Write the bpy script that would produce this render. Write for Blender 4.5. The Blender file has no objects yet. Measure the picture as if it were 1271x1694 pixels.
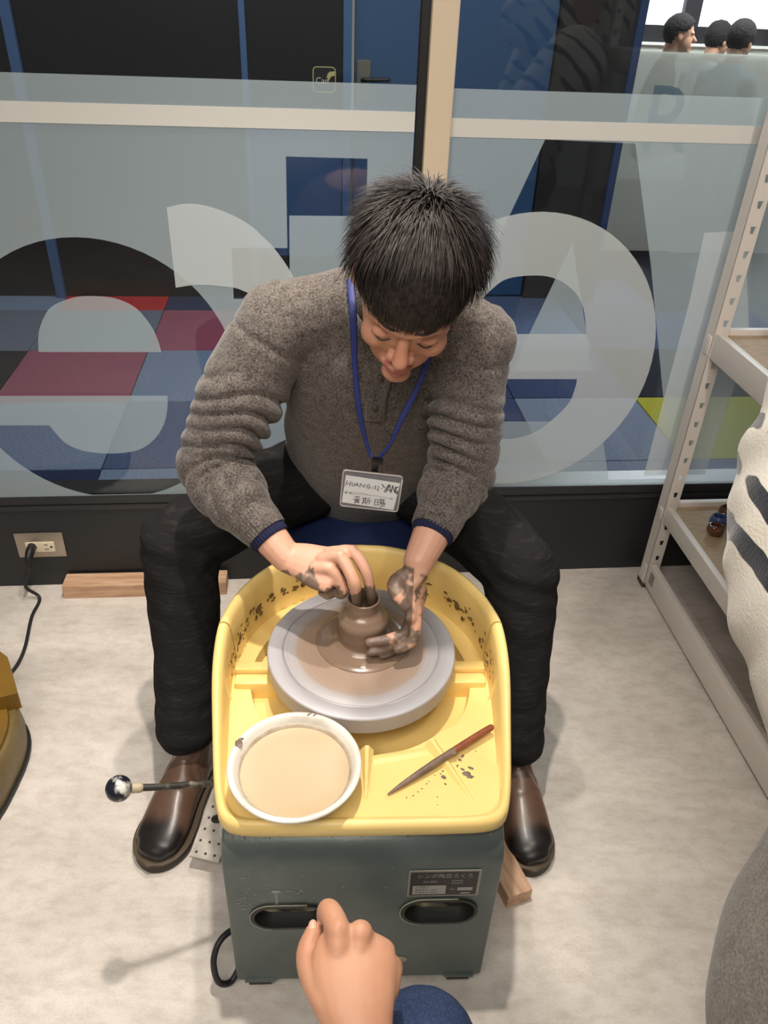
import bpy, bmesh, math, random
import numpy as np
from mathutils import Vector, Matrix, noise

random.seed(7); np.random.seed(7)
SC = bpy.context.scene
COL = SC.collection

# ------------------------------------------------------------------ camera, world, lights, exposure
PITCH, ROLL, CAM_Z, FOCAL_PX = math.radians(34.0), math.radians(2.5), 1.40, 1300.0
_f = Vector((0, math.cos(PITCH), -math.sin(PITCH))); _r = Vector((1, 0, 0)); _u = _r.cross(_f)
_R = _r * math.cos(ROLL) + _u * math.sin(ROLL); _U = _u * math.cos(ROLL) - _r * math.sin(ROLL)
cam_data = bpy.data.cameras.new('camera'); cam = bpy.data.objects.new('camera', cam_data); COL.objects.link(cam)
m = Matrix((_R, _U, -_f)).transposed().to_4x4(); m.translation = Vector((0, 0, CAM_Z)); cam.matrix_world = m
cam_data.sensor_fit = 'VERTICAL'; cam_data.sensor_height = 36.0; cam_data.lens = 36.0 * FOCAL_PX / 1694.0
cam_data.clip_start = 0.05
SC.camera = cam

world = bpy.data.worlds.new('world'); SC.world = world; world.use_nodes = True
world.node_tree.nodes['Background'].inputs[0].default_value = (1.0, 0.95, 0.90, 1)
world.node_tree.nodes['Background'].inputs[1].default_value = 0.20
SC.view_settings.view_transform = 'Standard'; SC.view_settings.look = 'None'
SC.view_settings.gamma = 1.0; SC.view_settings.use_curve_mapping = False
SC.view_settings.exposure = 0.0

def lamp(name, kind, loc, target, power, color, size):
    d = bpy.data.lights.new(name, kind); d.energy = power; d.color = color
    if kind == 'SPOT':
        d.shadow_soft_size = size; d.spot_size = math.radians(66); d.spot_blend = 1.0
    elif kind == 'AREA':
        d.shape = 'RECTANGLE'; d.size, d.size_y = size
    else:
        d.shadow_soft_size = size
    o = bpy.data.objects.new(name, d); COL.objects.link(o); o.location = loc
    o.rotation_euler = (Vector(target) - Vector(loc)).to_track_quat('-Z', 'Y').to_euler()
    return o
WARM = (1.0, 0.91, 0.81)
lamp('ceiling_spot', 'SPOT', (-0.08, 0.94, 2.55), (-0.30, 0.98, 0.0), 142, WARM, 0.035)
lamp('ceiling_spot', 'SPOT', (-0.12, 1.62, 2.40), (-0.52, 0.90, 0.0), 78, WARM, 0.035)
lamp('ceiling_spot', 'SPOT', (0.55, 0.15, 2.6), (0.62, 1.75, 0.55), 62, WARM, 0.06)  # extra spot, added to brighten the right pane and the rack
lamp('room_fill', 'AREA', (-0.4, -0.7, 2.7), (-0.2, 1.4, 0.4), 46, (1.0, 0.92, 0.83), (1.6, 0.8))  # unseen fill behind the camera, added as general room light
lamp('corridor_panel', 'AREA', (-0.3, 3.0, 2.6), (-0.3, 3.0, 0), 30, (1.0, 0.95, 0.9), (2.4, 0.8))
lamp('office_fill', 'AREA', (2.6, 6.0, 2.7), (2.5, 5.4, 0), 190, (0.93, 0.97, 1.0), (2.0, 1.2))  # unseen lamp added to lighten the office and its frosted partition

# ------------------------------------------------------------------ materials
def rgb(r, g, b):
    f = lambda c: (c / 255 / 12.92) if c / 255 <= 0.04045 else ((c / 255 + 0.055) / 1.055) ** 2.4
    return (f(r), f(g), f(b), 1)
MATS = {}
def mat(name, c, rough=0.5, metal=0.0, spec=0.5, c2=None, scale=20, detail=4, lo=0.35, hi=0.65, bump=0.0, bscale=None,
        bdist=0.002, stretch=None, coat=0.0, sub=0.0, attr=None, sheen=0.0, rough2=None):
    if name in MATS: return MATS[name]
    mt = bpy.data.materials.new(name); mt.use_nodes = True; nt = mt.node_tree; N = nt.nodes; Lk = nt.links
    b = N['Principled BSDF']
    b.inputs['Base Color'].default_value = c; b.inputs['Roughness'].default_value = rough
    b.inputs['Metallic'].default_value = metal; b.inputs['Specular IOR Level'].default_value = spec
    b.inputs['Coat Weight'].default_value = coat; b.inputs['Sheen Weight'].default_value = sheen
    if sub:
        b.inputs['Subsurface Weight'].default_value = sub
        b.inputs['Subsurface Radius'].default_value = (0.008, 0.004, 0.002); b.inputs['Subsurface Scale'].default_value = 1.0
    tc = N.new('ShaderNodeTexCoord'); src = tc.outputs['Object']
    if stretch:
        mp = N.new('ShaderNodeMapping'); mp.inputs['Scale'].default_value = stretch
        Lk.new(src, mp.inputs[0]); src = mp.outputs[0]
    col = None
    if c2 is not None:
        t = N.new('ShaderNodeTexNoise'); t.inputs['Scale'].default_value = scale; t.inputs['Detail'].default_value = detail
        Lk.new(src, t.inputs['Vector'])
        r = N.new('ShaderNodeValToRGB'); r.color_ramp.elements[0].position = lo; r.color_ramp.elements[1].position = hi
        r.color_ramp.elements[0].color = c; r.color_ramp.elements[1].color = c2
        Lk.new(t.outputs['Fac'], r.inputs[0]); col = r.outputs[0]
        if rough2 is not None:
            mr = N.new('ShaderNodeMapRange'); mr.inputs['From Min'].default_value = lo; mr.inputs['From Max'].default_value = hi
            mr.inputs['To Min'].default_value = rough; mr.inputs['To Max'].default_value = rough2
            Lk.new(t.outputs['Fac'], mr.inputs[0]); Lk.new(mr.outputs[0], b.inputs['Roughness'])
    if attr:
        a = N.new('ShaderNodeAttribute'); a.attribute_name = attr
        if col is not None:
            mx = N.new('ShaderNodeMix'); mx.data_type = 'RGBA'; mx.blend_type = 'MULTIPLY'; mx.inputs[0].default_value = 1
            Lk.new(a.outputs['Color'], mx.inputs[6]); Lk.new(col, mx.inputs[7]); col = mx.outputs[2]
        else: col = a.outputs['Color']
    if col is not None: Lk.new(col, b.inputs['Base Color'])
    if bump:
        t2 = N.new('ShaderNodeTexNoise'); t2.inputs['Scale'].default_value = bscale or scale; t2.inputs['Detail'].default_value = 3
        Lk.new(src, t2.inputs['Vector'])
        bp = N.new('ShaderNodeBump'); bp.inputs['Strength'].default_value = bump; bp.inputs['Distance'].default_value = bdist
        Lk.new(t2.outputs['Fac'], bp.inputs['Height']); Lk.new(bp.outputs[0], b.inputs['Normal'])
    MATS[name] = mt
    return mt
def emit(name, c, s):
    mt = bpy.data.materials.new(name); mt.use_nodes = True; b = mt.node_tree.nodes['Principled BSDF']
    b.inputs['Base Color'].default_value = (0.8, 0.8, 0.8, 1); b.inputs['Emission Color'].default_value = c; b.inputs['Emission Strength'].default_value = s
    return mt
def sheet(name, c, alpha, rough=0.6, glow=0.0):
    """translucent adhesive film or thin clear plastic"""
    mt = bpy.data.materials.new(name); mt.use_nodes = True; nt = mt.node_tree; N = nt.nodes; Lk = nt.links
    b = N['Principled BSDF']; b.inputs['Base Color'].default_value = c; b.inputs['Roughness'].default_value = rough
    b.inputs['Specular IOR Level'].default_value = 0.3
    tr = N.new('ShaderNodeBsdfTransparent'); tr.inputs[0].default_value = (0.93, 0.97, 1, 1)
    mx = N.new('ShaderNodeMixShader'); mx.inputs[0].default_value = alpha; top = b.outputs[0]
    if glow:   # light passing through from the far side
        tl = N.new('ShaderNodeBsdfTranslucent'); tl.inputs[0].default_value = c; m2 = N.new('ShaderNodeMixShader'); m2.inputs[0].default_value = glow
        Lk.new(b.outputs[0], m2.inputs[1]); Lk.new(tl.outputs[0], m2.inputs[2]); top = m2.outputs[0]
    Lk.new(tr.outputs[0], mx.inputs[1]); Lk.new(top, mx.inputs[2]); Lk.new(mx.outputs[0], N['Material Output'].inputs[0])
    return mt
def glass_mat(name, tint=(0.93, 0.96, 0.97, 1), refl=1.0):
    mt = bpy.data.materials.new(name); mt.use_nodes = True; nt = mt.node_tree; N = nt.nodes; Lk = nt.links
    N.remove(N['Principled BSDF'])
    tr = N.new('ShaderNodeBsdfTransparent'); tr.inputs[0].default_value = tint
    gl = N.new('ShaderNodeBsdfGlossy'); gl.inputs['Roughness'].default_value = 0.01
    fr = N.new('ShaderNodeFresnel'); fr.inputs[0].default_value = 1.45
    mx = N.new('ShaderNodeMixShader'); Lk.new(fr.outputs[0], mx.inputs[0])
    Lk.new(tr.outputs[0], mx.inputs[1]); Lk.new(gl.outputs[0], mx.inputs[2]); Lk.new(mx.outputs[0], N['Material Output'].inputs[0])
    return mt

# ------------------------------------------------------------------ mesh helpers
V3 = lambda *a: np.array(a, float)
def obj(name, vf, mt, parent=None, smooth=True, local=False, auto=None):
    """one mesh object; vf = (verts, faces) in world space unless local; parts are moved into the parent's frame"""
    v, f = vf
    v = np.asarray(v, float).reshape(-1, 3)
    if parent is not None and not local:
        M_ = Matrix.Identity(4); q_ = parent
        while q_ is not None: M_ = q_.matrix_basis @ M_; q_ = q_.parent
        inv = np.array(M_.inverted())
        v = v @ inv[:3, :3].T + inv[:3, 3]
    me = bpy.data.meshes.new(name)
    me.from_pydata(v.tolist(), [], [list(map(int, q)) for q in f]); me.update()
    if len(f) < 20000 and name != 'hair_locks':
        bm = bmesh.new(); bm.from_mesh(me); bmesh.ops.recalc_face_normals(bm, faces=bm.faces[:]); bm.to_mesh(me); bm.free()
    if mt: me.materials.append(mt)
    if smooth:
        me.polygons.foreach_set('use_smooth', [True] * len(me.polygons))
        if auto: me.set_sharp_from_angle(angle=math.radians(auto))
    o = bpy.data.objects.new(name, me); COL.objects.link(o)
    if parent is not None: o.parent = parent
    return o
def tag(o, label=None, cat=None, group=None, kind=None):
    if label: o['label'] = label
    if cat: o['category'] = cat
    if group: o['group'] = group
    if kind: o['kind'] = kind
    return o
def thing(name, loc, label, cat, rz=0.0, group=None):
    o = bpy.data.objects.new(name, None); COL.objects.link(o); o.empty_display_size = 0.05
    o.matrix_basis = Matrix.Translation(Vector(loc)) @ Matrix.Rotation(rz, 4, 'Z')
    return tag(o, label, cat, group)
def join(*parts):
    vs, fs, n = [], [], 0
    for v, f in parts:
        v = np.asarray(v, float).reshape(-1, 3); vs.append(v); fs += [[i + n for i in q] for q in f]; n += len(v)
    return np.concatenate(vs), fs
def box(lo, hi, bev=0.0, seg=2):
    lo, hi = V3(*lo), V3(*hi)
    bm = bmesh.new(); bmesh.ops.create_cube(bm, size=1.0)
    for w in bm.verts: w.co = Vector(((lo + hi) / 2 + np.array(w.co) * (hi - lo)))
    if bev: bmesh.ops.bevel(bm, geom=bm.edges[:], offset=bev, segments=seg, affect='EDGES', profile=0.6)
    bm.verts.index_update()
    r = ([tuple(w.co) for w in bm.verts], [[w.index for w in p.verts] for p in bm.faces]); bm.free(); return r
def xf(vf, M):
    v = np.asarray(vf[0], float); M = np.array(M); return v @ M[:3, :3].T + M[:3, 3], vf[1]
def frame(vf, o, ax, ay, az):
    v = np.asarray(vf[0], float); return V3(*o) + v[:, :1] * V3(*ax) + v[:, 1:2] * V3(*ay) + v[:, 2:3] * V3(*az), vf[1]
def sphere(c, r, nu=20, nv=12, M=None):
    r = V3(*r) if hasattr(r, '__len__') else V3(r, r, r)
    v, f = [V3(0, 0, 1)], []
    for j in range(1, nv):
        ph = math.pi * j / nv
        for i in range(nu):
            th = 2 * math.pi * i / nu
            v.append(V3(math.sin(ph) * math.cos(th), math.sin(ph) * math.sin(th), math.cos(ph)))
    v.append(V3(0, 0, -1)); v = np.array(v) * r
    if M is not None: v = v @ np.array(M)[:3, :3].T
    v = v + V3(*c)
    for i in range(nu): f.append([0, 1 + i, 1 + (i + 1) % nu])
    for j in range(nv - 2):
        for i in range(nu):
            a = 1 + j * nu + i; b = 1 + j * nu + (i + 1) % nu; f.append([a, a + nu, b + nu, b])
    e = len(v) - 1; k = 1 + (nv - 2) * nu
    for i in range(nu): f.append([e, k + (i + 1) % nu, k + i])
    return v, f
def spline(P, n):
    P = np.asarray(P, float); 
    if len(P) < 3: return np.array([P[0] + (P[-1] - P[0]) * t for t in np.linspace(0, 1, n)])
    Q = np.vstack([2 * P[0] - P[1], P, 2 * P[-1] - P[-2]]); out = []
    for t in np.linspace(0, len(P) - 1 - 1e-9, n):
        i = int(t); u = t - i; a, b, c, d = Q[i:i + 4]
        out.append(0.5 * ((2 * b) + (-a + c) * u + (2 * a - 5 * b + 4 * c - d) * u * u + (-a + 3 * b - 3 * c + d) * u ** 3))
    return np.array(out)
def rings_to_mesh(rings, caps=True, closed=False):
    n = len(rings[0]); v = np.concatenate(rings); f = []; m_ = len(rings)
    for j in range(m_ if closed else m_ - 1):
        k = (j + 1) % m_
        for i in range(n):
            f.append([j * n + i, j * n + (i + 1) % n, k * n + (i + 1) % n, k * n + i])
    if caps and not closed:
        f.append(list(range(n))[::-1]); f.append([(m_ - 1) * n + i for i in range(n)])
    return v, f
def tube(P, R, seg=14, n=None, up=(0.13, 0.21, 0.97), rnd=True, smooth=True):
    """tube along a spline; R: one radius per point, scalar or (side, up)"""
    P = np.asarray(P, float); n = n or max(2, (len(P) - 1) * 6 + 1)
    R = np.array([(r, r) if not hasattr(r, '__len__') else r for r in (R if hasattr(R, '__len__') else [R] * len(P))], float)
    C = spline(P, n) if smooth else P
    RR = np.abs(spline(R, n)) if smooth else R
    n = len(C)
    T = np.gradient(C, axis=0); T /= np.linalg.norm(T, axis=1)[:, None] + 1e-12
    up = V3(*up); rings = []; ang = np.linspace(0, 2 * math.pi, seg, endpoint=False)
    fr = []
    for i in range(n):
        b = up - up.dot(T[i]) * T[i]; b /= np.linalg.norm(b) + 1e-9; a = np.cross(b, T[i]); fr.append((a, b))
    def ring(c, a, b, ra, rb): return c + np.cos(ang)[:, None] * a * ra + np.sin(ang)[:, None] * b * rb
    if rnd:
        for s in (0.15, 0.5, 0.85):
            k = math.sin(math.acos(1 - s)); rm = min(RR[0]); rings.append(ring(C[0] - T[0] * rm * (1 - s), *fr[0], RR[0][0] * k, RR[0][1] * k))
    for i in range(n): rings.append(ring(C[i], *fr[i], RR[i][0], RR[i][1]))
    if rnd:
        for s in (0.85, 0.5, 0.15):
            k = math.sin(math.acos(1 - s)); rm = min(RR[-1]); rings.append(ring(C[-1] + T[-1] * rm * (1 - s), *fr[-1], RR[-1][0] * k, RR[-1][1] * k))
    return rings_to_mesh(rings)
def lathe(prof, seg=64, c=(0, 0, 0)):
    ang = np.linspace(0, 2 * math.pi, seg, endpoint=False); rings = []
    for r, z in prof: rings.append(np.c_[r * np.cos(ang), r * np.sin(ang), np.full(seg, z)] + V3(*c))
    return rings_to_mesh(rings, caps=prof[0][0] < 0.001)
def extrude_poly(poly, ax, ay, az, o, th):
    """polygon (2D list) on plane o + x*ax + y*ay, extruded th along az"""
    p = np.array(poly, float); n = len(p); o, ax, ay, az = V3(*o), V3(*ax), V3(*ay), V3(*az)
    a = o + p[:, :1] * ax + p[:, 1:] * ay; b = a + az * th
    f = [list(range(n))[::-1], [n + i for i in range(n)]] + [[i, (i + 1) % n, n + (i + 1) % n, n + i] for i in range(n)]
    return np.vstack([a, b]), f
def fuse(parts, voxel, it=2, lam=0.5):
    """weld overlapping closed shapes into one continuous skin"""
    v, f = join(*parts)
    me = bpy.data.meshes.new('tmp'); me.from_pydata(v.tolist(), [], f); o = bpy.data.objects.new('tmp', me); COL.objects.link(o)
    md = o.modifiers.new('r', 'REMESH'); md.mode = 'VOXEL'; md.voxel_size = voxel
    dg = bpy.context.evaluated_depsgraph_get(); me2 = bpy.data.meshes.new_from_object(o.evaluated_get(dg))
    co = np.empty(len(me2.vertices) * 3); me2.vertices.foreach_get('co', co); co = co.reshape(-1, 3)
    ed = np.empty(len(me2.edges) * 2, int); me2.edges.foreach_get('vertices', ed); ed = ed.reshape(-1, 2)
    fs = [list(p.vertices) for p in me2.polygons]
    bpy.data.objects.remove(o); bpy.data.meshes.remove(me); bpy.data.meshes.remove(me2)
    return lapl(co, ed, it, lam), fs, ed
def lapl(co, ed, it, lam=0.5):
    deg = np.bincount(ed.ravel(), minlength=len(co))[:, None].astype(float); deg[deg == 0] = 1
    for _ in range(it):
        s = np.zeros_like(co); np.add.at(s, ed[:, 0], co[ed[:, 1]]); np.add.at(s, ed[:, 1], co[ed[:, 0]])
        co = co + lam * (s / deg - co)
    return co
def normals(co, fs):
    q = np.array([p if len(p) == 4 else list(p) + [p[-1]] for p in fs]); a = np.cross(co[q[:, 2]] - co[q[:, 0]], co[q[:, 3]] - co[q[:, 1]])
    n = np.zeros_like(co)
    for k in range(4): np.add.at(n, q[:, k], a)
    return n / (np.linalg.norm(n, axis=1)[:, None] + 1e-12)
def nz(co, scale, seed=0.0): return np.array([noise.noise(Vector((p[0] * scale + seed, p[1] * scale - seed, p[2] * scale + 2 * seed))) for p in co])
def sstep(a, b, x): t = np.clip((x - a) / (b - a), 0, 1); return t * t * (3 - 2 * t)
def paint(o, cols):
    at = o.data.color_attributes.new('Col', 'FLOAT_COLOR', 'POINT')
    at.data.foreach_set('color', np.c_[cols, np.ones(len(cols))].ravel().astype(np.float32))
def polyline_param(co, P):
    """nearest point on polyline: distance along, distance from, index of segment and offset vector"""
    P = np.asarray(P, float); best = np.full(len(co), 1e9); S = np.zeros(len(co)); OFF = np.zeros_like(co); T = np.zeros_like(co); acc = 0
    for i in range(len(P) - 1):
        d = P[i + 1] - P[i]; L = np.linalg.norm(d); d = d / L
        t = np.clip((co - P[i]) @ d, 0, L); q = P[i] + t[:, None] * d; r = co - q; D = np.linalg.norm(r, axis=1)
        k = D < best; best[k] = D[k]; S[k] = acc + t[k]; OFF[k] = r[k]; T[k] = d; acc += L
    return S, best, OFF, T
def flat_fill(loops):
    """even-odd filled flat shape from 2D loops"""
    cu = bpy.data.curves.new('tmp', 'CURVE'); cu.dimensions = '2D'; cu.fill_mode = 'BOTH'
    for lp in loops:
        s = cu.splines.new('POLY'); s.points.add(len(lp) - 1); s.use_cyclic_u = True
        for p, q in zip(s.points, lp): p.co = (q[0], q[1], 0, 1)
    return curve_mesh(cu)
def curve_mesh(cu):
    o = bpy.data.objects.new('tmp', cu); COL.objects.link(o)
    dg = bpy.context.evaluated_depsgraph_get(); dg.update(); me = bpy.data.meshes.new_from_object(o.evaluated_get(dg))
    r = (np.array([tuple(w.co) for w in me.vertices]).reshape(-1, 3), [list(p.vertices) for p in me.polygons])
    bpy.data.objects.remove(o); bpy.data.meshes.remove(me); bpy.data.curves.remove(cu); return r
def text_mesh(s, size, align='LEFT', extrude=0.0):
    cu = bpy.data.curves.new('tmp', 'FONT'); cu.body = s; cu.size = size; cu.align_x = align; cu.extrude = extrude; cu.resolution_u = 3
    return curve_mesh(cu)
def ell(cx, cy, rx, ry, n=64, a0=0, a1=2 * math.pi): return [(cx + rx * math.cos(t), cy + ry * math.sin(t)) for t in np.linspace(a0, a1, n, endpoint=abs(a1 - a0) < 6.28)]

# ------------------------------------------------------------------ glass-wall frame: u along the wall, n away from the room, z up
WA = math.radians(6.74); WT = V3(math.cos(WA), math.sin(WA), 0); WN = V3(-math.sin(WA), math.cos(WA), 0); WK = 1.743
UP = V3(0, 0, 1)
WORG = WN * WK
def G(u, n, z): return WORG + WT * u + WN * n + UP * z
def gbox(lo, hi, bev=0.0): return frame(box(lo, hi, bev), WORG, WT, WN, UP)
def gflat(loops, n): v, f = flat_fill(loops); return WORG + v[:, :1] * WT + v[:, 1:2] * UP + WN * n, f
# ================================================================== the setting
def floor_material():
    mt = bpy.data.materials.new('concrete_vinyl'); mt.use_nodes = True; nt = mt.node_tree; N = nt.nodes; Lk = nt.links; b = N['Principled BSDF']
    tc = N.new('ShaderNodeTexCoord'); mp = N.new('ShaderNodeMapping'); mp.inputs['Scale'].default_value = (1.0, 1.9, 1); Lk.new(tc.outputs['Object'], mp.inputs[0])
    def nn(sc, det, ro=0.6):
        t = N.new('ShaderNodeTexNoise'); t.inputs['Scale'].default_value = sc; t.inputs['Detail'].default_value = det; t.inputs['Roughness'].default_value = ro
        Lk.new(mp.outputs[0], t.inputs['Vector']); return t
    def ramp(src, a, ca, z, cz):
        r = N.new('ShaderNodeValToRGB'); r.color_ramp.elements[0].position = a; r.color_ramp.elements[0].color = ca
        r.color_ramp.elements[1].position = z; r.color_ramp.elements[1].color = cz; Lk.new(src, r.inputs[0]); return r.outputs[0]
    def mul(a, c, f):
        x = N.new('ShaderNodeMix'); x.data_type = 'RGBA'; x.blend_type = 'MULTIPLY'; x.inputs[0].default_value = f
        Lk.new(a, x.inputs[6]); Lk.new(c, x.inputs[7]); return x.outputs[2]
    base = ramp(nn(3.2, 6).outputs['Fac'], 0.34, rgb(200, 193, 185), 0.64, rgb(224, 217, 209))
    fine = ramp(nn(22, 8, 0.7).outputs['Fac'], 0.34, rgb(230, 226, 223), 0.56, rgb(255, 255, 255))
    grain = ramp(nn(240, 3).outputs['Fac'], 0.3, rgb(232, 230, 226), 0.7, rgb(255, 255, 255))
    c = mul(mul(base, fine, 0.8), grain, 0.7); Lk.new(c, b.inputs['Base Color'])
    b.inputs['Roughness'].default_value = 0.55; b.inputs['Specular IOR Level'].default_value = 0.3
    bp = N.new('ShaderNodeBump'); bp.inputs['Strength'].default_value = 0.08; bp.inputs['Distance'].default_value = 0.001
    Lk.new(nn(120, 3).outputs['Fac'], bp.inputs['Height']); Lk.new(bp.outputs[0], b.inputs['Normal'])
    return mt
fl = obj('floor', frame(box((-3.5, -5.2, -0.06), (3.6, 0.03, 0.0)), WORG, WT, WN, UP), floor_material(), smooth=False); tag(fl, kind='structure')

black_panel = mat('black_panel', rgb(30, 31, 34), 0.45, c2=rgb(37, 38, 41), scale=3)
dark_rail = mat('dark_rail', rgb(46, 46, 48), 0.35)
bb = tag(obj('baseboard_back', gbox((-3.5, 0.0, 0.0), (3.6, 0.07, 0.246), 0.002), black_panel, smooth=False), kind='structure')
obj('rail', gbox((-3.5, -0.006, 0.247), (3.6, 0.08, 0.258), 0.001), dark_rail, bb, smooth=False)
obj('rail', gbox((-3.5, 0.0, 0.259), (3.6, 0.08, 0.286), 0.003), dark_rail, bb, smooth=False)

# ---- the two glass panes and their film lettering
film_a = sheet('frosted_film', rgb(198, 215, 222), 0.52, glow=0.08)
film_b = sheet('letter_film', rgb(230, 238, 239), 0.58, glow=0.06)
film_w = mat('white_stripe', rgb(214, 213, 206), 0.6)
glass = glass_mat('clear_glass')
E1 = ell(-0.472, 0.605, 0.317, 0.326, 72)
DOME = [(-0.599, 0.675), (-0.589, 0.722), (-0.566, 0.764), (-0.543, 0.785), (-0.501, 0.801), (-0.462, 0.805), (-0.411, 0.8), (-0.369, 0.778), (-0.341, 0.736), (-0.33, 0.7), (-0.326, 0.674)]
LOWER = [(-0.762, 0.567), (-0.325, 0.564), (-0.329, 0.532), (-0.343, 0.487), (-0.373, 0.444), (-0.418, 0.415), (-0.485, 0.408), (-0.542, 0.416), (-0.581, 0.437), (-0.601, 0.467), (-0.612, 0.488), (-0.762, 0.49)]
H2 = [(-0.027, 1.097), (0.14, 1.096), (0.14, 0.982), (-0.024, 0.981), (-0.028, 0.8), (-0.153, 0.8), (-0.15, 0.912), (-0.030, 0.913)]
L2 = [(-0.277, 0.994), (-0.238, 1.002), (-0.204, 1.0), (-0.173, 0.992), (-0.14, 0.979), (-0.107, 0.96), (-0.084, 0.939), (-0.058, 0.912), (-0.027, 0.866), (-0.001, 0.807), (0.019, 0.737), (-0.085, 0.737), (-0.106, 0.801), (-0.134, 0.82), (-0.151, 0.826), (-0.203, 0.831), (-0.238, 0.831), (-0.277, 0.825)]
LETA = [(0.509, 1.14), (0.704, 1.137), (0.798, 0.882), (0.908, 0.552), (1.0, 0.304), (0.815, 0.304), (0.757, 0.481), (0.473, 0.485), (0.419, 0.317), (0.225 + 0.09, 0.321), (0.407, 0.862)]
AIN = [(0.604, 0.931), (0.709, 0.621), (0.505, 0.622)]
EDOME = [(0.385, 0.718), (0.405, 0.79), (0.44, 0.833), (0.467, 0.85), (0.511, 0.857), (0.562, 0.855), (0.605, 0.837), (0.641, 0.806), (0.66, 0.771), (0.675, 0.718)]
ELOW = [(0.673, 0.601), (0.673, 0.583), (0.666, 0.542), (0.644, 0.507), (0.596, 0.459), (0.542, 0.437), (0.486, 0.438), (0.43, 0.465), (0.395, 0.52), (0.386, 0.603)]
E2 = ell(0.527, 0.648, 0.328, 0.349, 72)
STR = [(0.905, 0.957), (1.0, 0.962), (1.09, 0.707), (1.09, 0.587), (1.083, 0.316), (0.91, 0.316), (0.912, 0.797)]
STR2 = [(1.191, 0.314), (1.212, 0.576), (1.394, 0.575), (1.354, 0.311)]
def arc(p, n=48): return [tuple(q) for q in spline(p, n)]
DOME = arc(DOME); LOWER = [LOWER[0]] + arc(LOWER[1:11]) + [LOWER[11]]; EDOME = arc(EDOME); ELOW = arc(ELOW); L2 = arc(L2[:11]) + arc(L2[11:15], 16) + arc(L2[15:], 12)
w1 = tag(obj('window_1', gbox((-3.3, 0.004, 0.286), (0.236, 0.012, 2.7)), glass, smooth=False), kind='structure')
# the ring letter: hole = ring minus its filled bowls
obj('frosted_film', gflat([[(-3.3, 0.288), (0.234, 0.288), (0.234, 1.233), (-3.3, 1.233)], E1, DOME, LOWER, H2], 0.002), film_a, w1, smooth=False)
obj('letter_film', gflat([L2], 0.0005), film_b, w1, smooth=False)
obj('stripe_film', gbox((-3.3, 0.0006, 1.148), (0.234, 0.0016, 1.185)), film_w, w1, smooth=False)
w2 = tag(obj('window_2', gbox((0.306, 0.004, 0.286), (3.4, 0.012, 2.7)), glass, smooth=False), kind='structure')
obj('frosted_film', gflat([[(0.308, 0.288), (3.4, 0.288), (3.4, 1.229), (0.308, 1.229)], LETA, AIN], 0.002), film_a, w2, smooth=False)
E2c = [(max(x, 0.31), y) for x, y in E2]
obj('letter_film', gflat([E2c, EDOME, ELOW], 0.0005), film_b, w2, smooth=False)
obj('letter_film', gflat([STR], 0.0004), film_b, w2, smooth=False)
obj('letter_film', gflat([STR2], 0.0004), film_b, w2, smooth=False)
obj('stripe_film', gbox((0.308, 0.0006, 1.141), (3.4, 0.0016, 1.176)), film_w, w2, smooth=False)
t1 = tag(obj('trim_1', gbox((0.254, -0.02, 0.286), (0.306, 0.09, 2.7), 0.003), mat('beige_aluminium', rgb(214, 196, 170), 0.4), smooth=False), kind='structure')
obj('gasket', gbox((0.237, 0.0, 0.286), (0.2535, 0.03, 2.7)), mat('gasket_black', rgb(24, 22, 22), 0.5), t1, smooth=False)

# ---- corridor behind the glass: carpet tiles, dark far wall, blue posts and door
cf = tag(obj('floor_corridor', gbox((-3.4, 0.07, -0.06), (3.6, 9.0, -0.010)), mat('corridor_base', rgb(40, 42, 50), 0.8), smooth=False), kind='structure')
TC = {'navy': (rgb(36, 48, 78), rgb(52, 66, 100)), 'light': (rgb(104, 122, 152), rgb(132, 150, 178)), 'grey': (rgb(92, 102, 122), rgb(116, 126, 144)), 'blue': (rgb(66, 82, 116), rgb(88, 106, 142)),
      'pink': (rgb(142, 76, 98), rgb(160, 92, 114)), 'red': (rgb(176, 34, 38), rgb(190, 46, 50)), 'night': (rgb(20, 24, 36), rgb(28, 32, 44)), 'yellow': (rgb(140, 138, 40), rgb(158, 154, 54)), 'teal': (rgb(44, 66, 92), rgb(60, 82, 108))}
tmat = {k: mat('carpet_' + k, a, 0.95, spec=0.1, c2=b, scale=90, detail=3, bump=0.4, bscale=300, stretch=(1, 3, 1)) for k, (a, b) in TC.items()}
rows = {0: 'night grey navy light blue blue grey blue grey'.split(), 1: 'blue light light blue navy navy grey yellow blue'.split(),
        2: 'blue night pink light blue navy navy night night'.split(), 3: 'teal grey grey pink teal blue blue navy navy'.split(),
        4: 'blue light red navy navy navy blue navy night'.split(), 5: 'night navy night navy navy navy navy night night'.split(), 6: 'night night night navy navy navy night night night'.split()}
tile_me = None
for r_, names in rows.items():
    for c_, nm in enumerate(names):
        u0 = -2.235 + 0.515 * c_; n0 = 0.10 + 0.5145 * r_
        o = obj('carpet_tile', frame(box((0.002, 0.002, -0.0095), (0.513, 0.5125, 0.0), 0.002, 1), (0, 0, 0), WT, WN, UP), tmat[nm], smooth=False, local=True) if tile_me is None else None
        if o is None:
            o = bpy.data.objects.new('carpet_tile', tile_me); COL.objects.link(o)
            o.material_slots[0].link = 'OBJECT'; o.material_slots[0].material = tmat[nm]
        else:
            tile_me = o.data; o.material_slots[0].link = 'OBJECT'; o.material_slots[0].material = tmat[nm]
        o.parent = cf; o.location = G(u0, n0, 0)
blackw = mat('far_black', rgb(16, 15, 17), 0.25)
bluep = mat('blue_paint', rgb(60, 94, 138), 0.5)
blued = mat('blue_door', rgb(46, 80, 120), 0.45)
wf = tag(obj('wall_far', gbox((-3.4, 2.36, -0.01), (0.205, 2.46, 2.9)), blackw, smooth=False), kind='structure')
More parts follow.
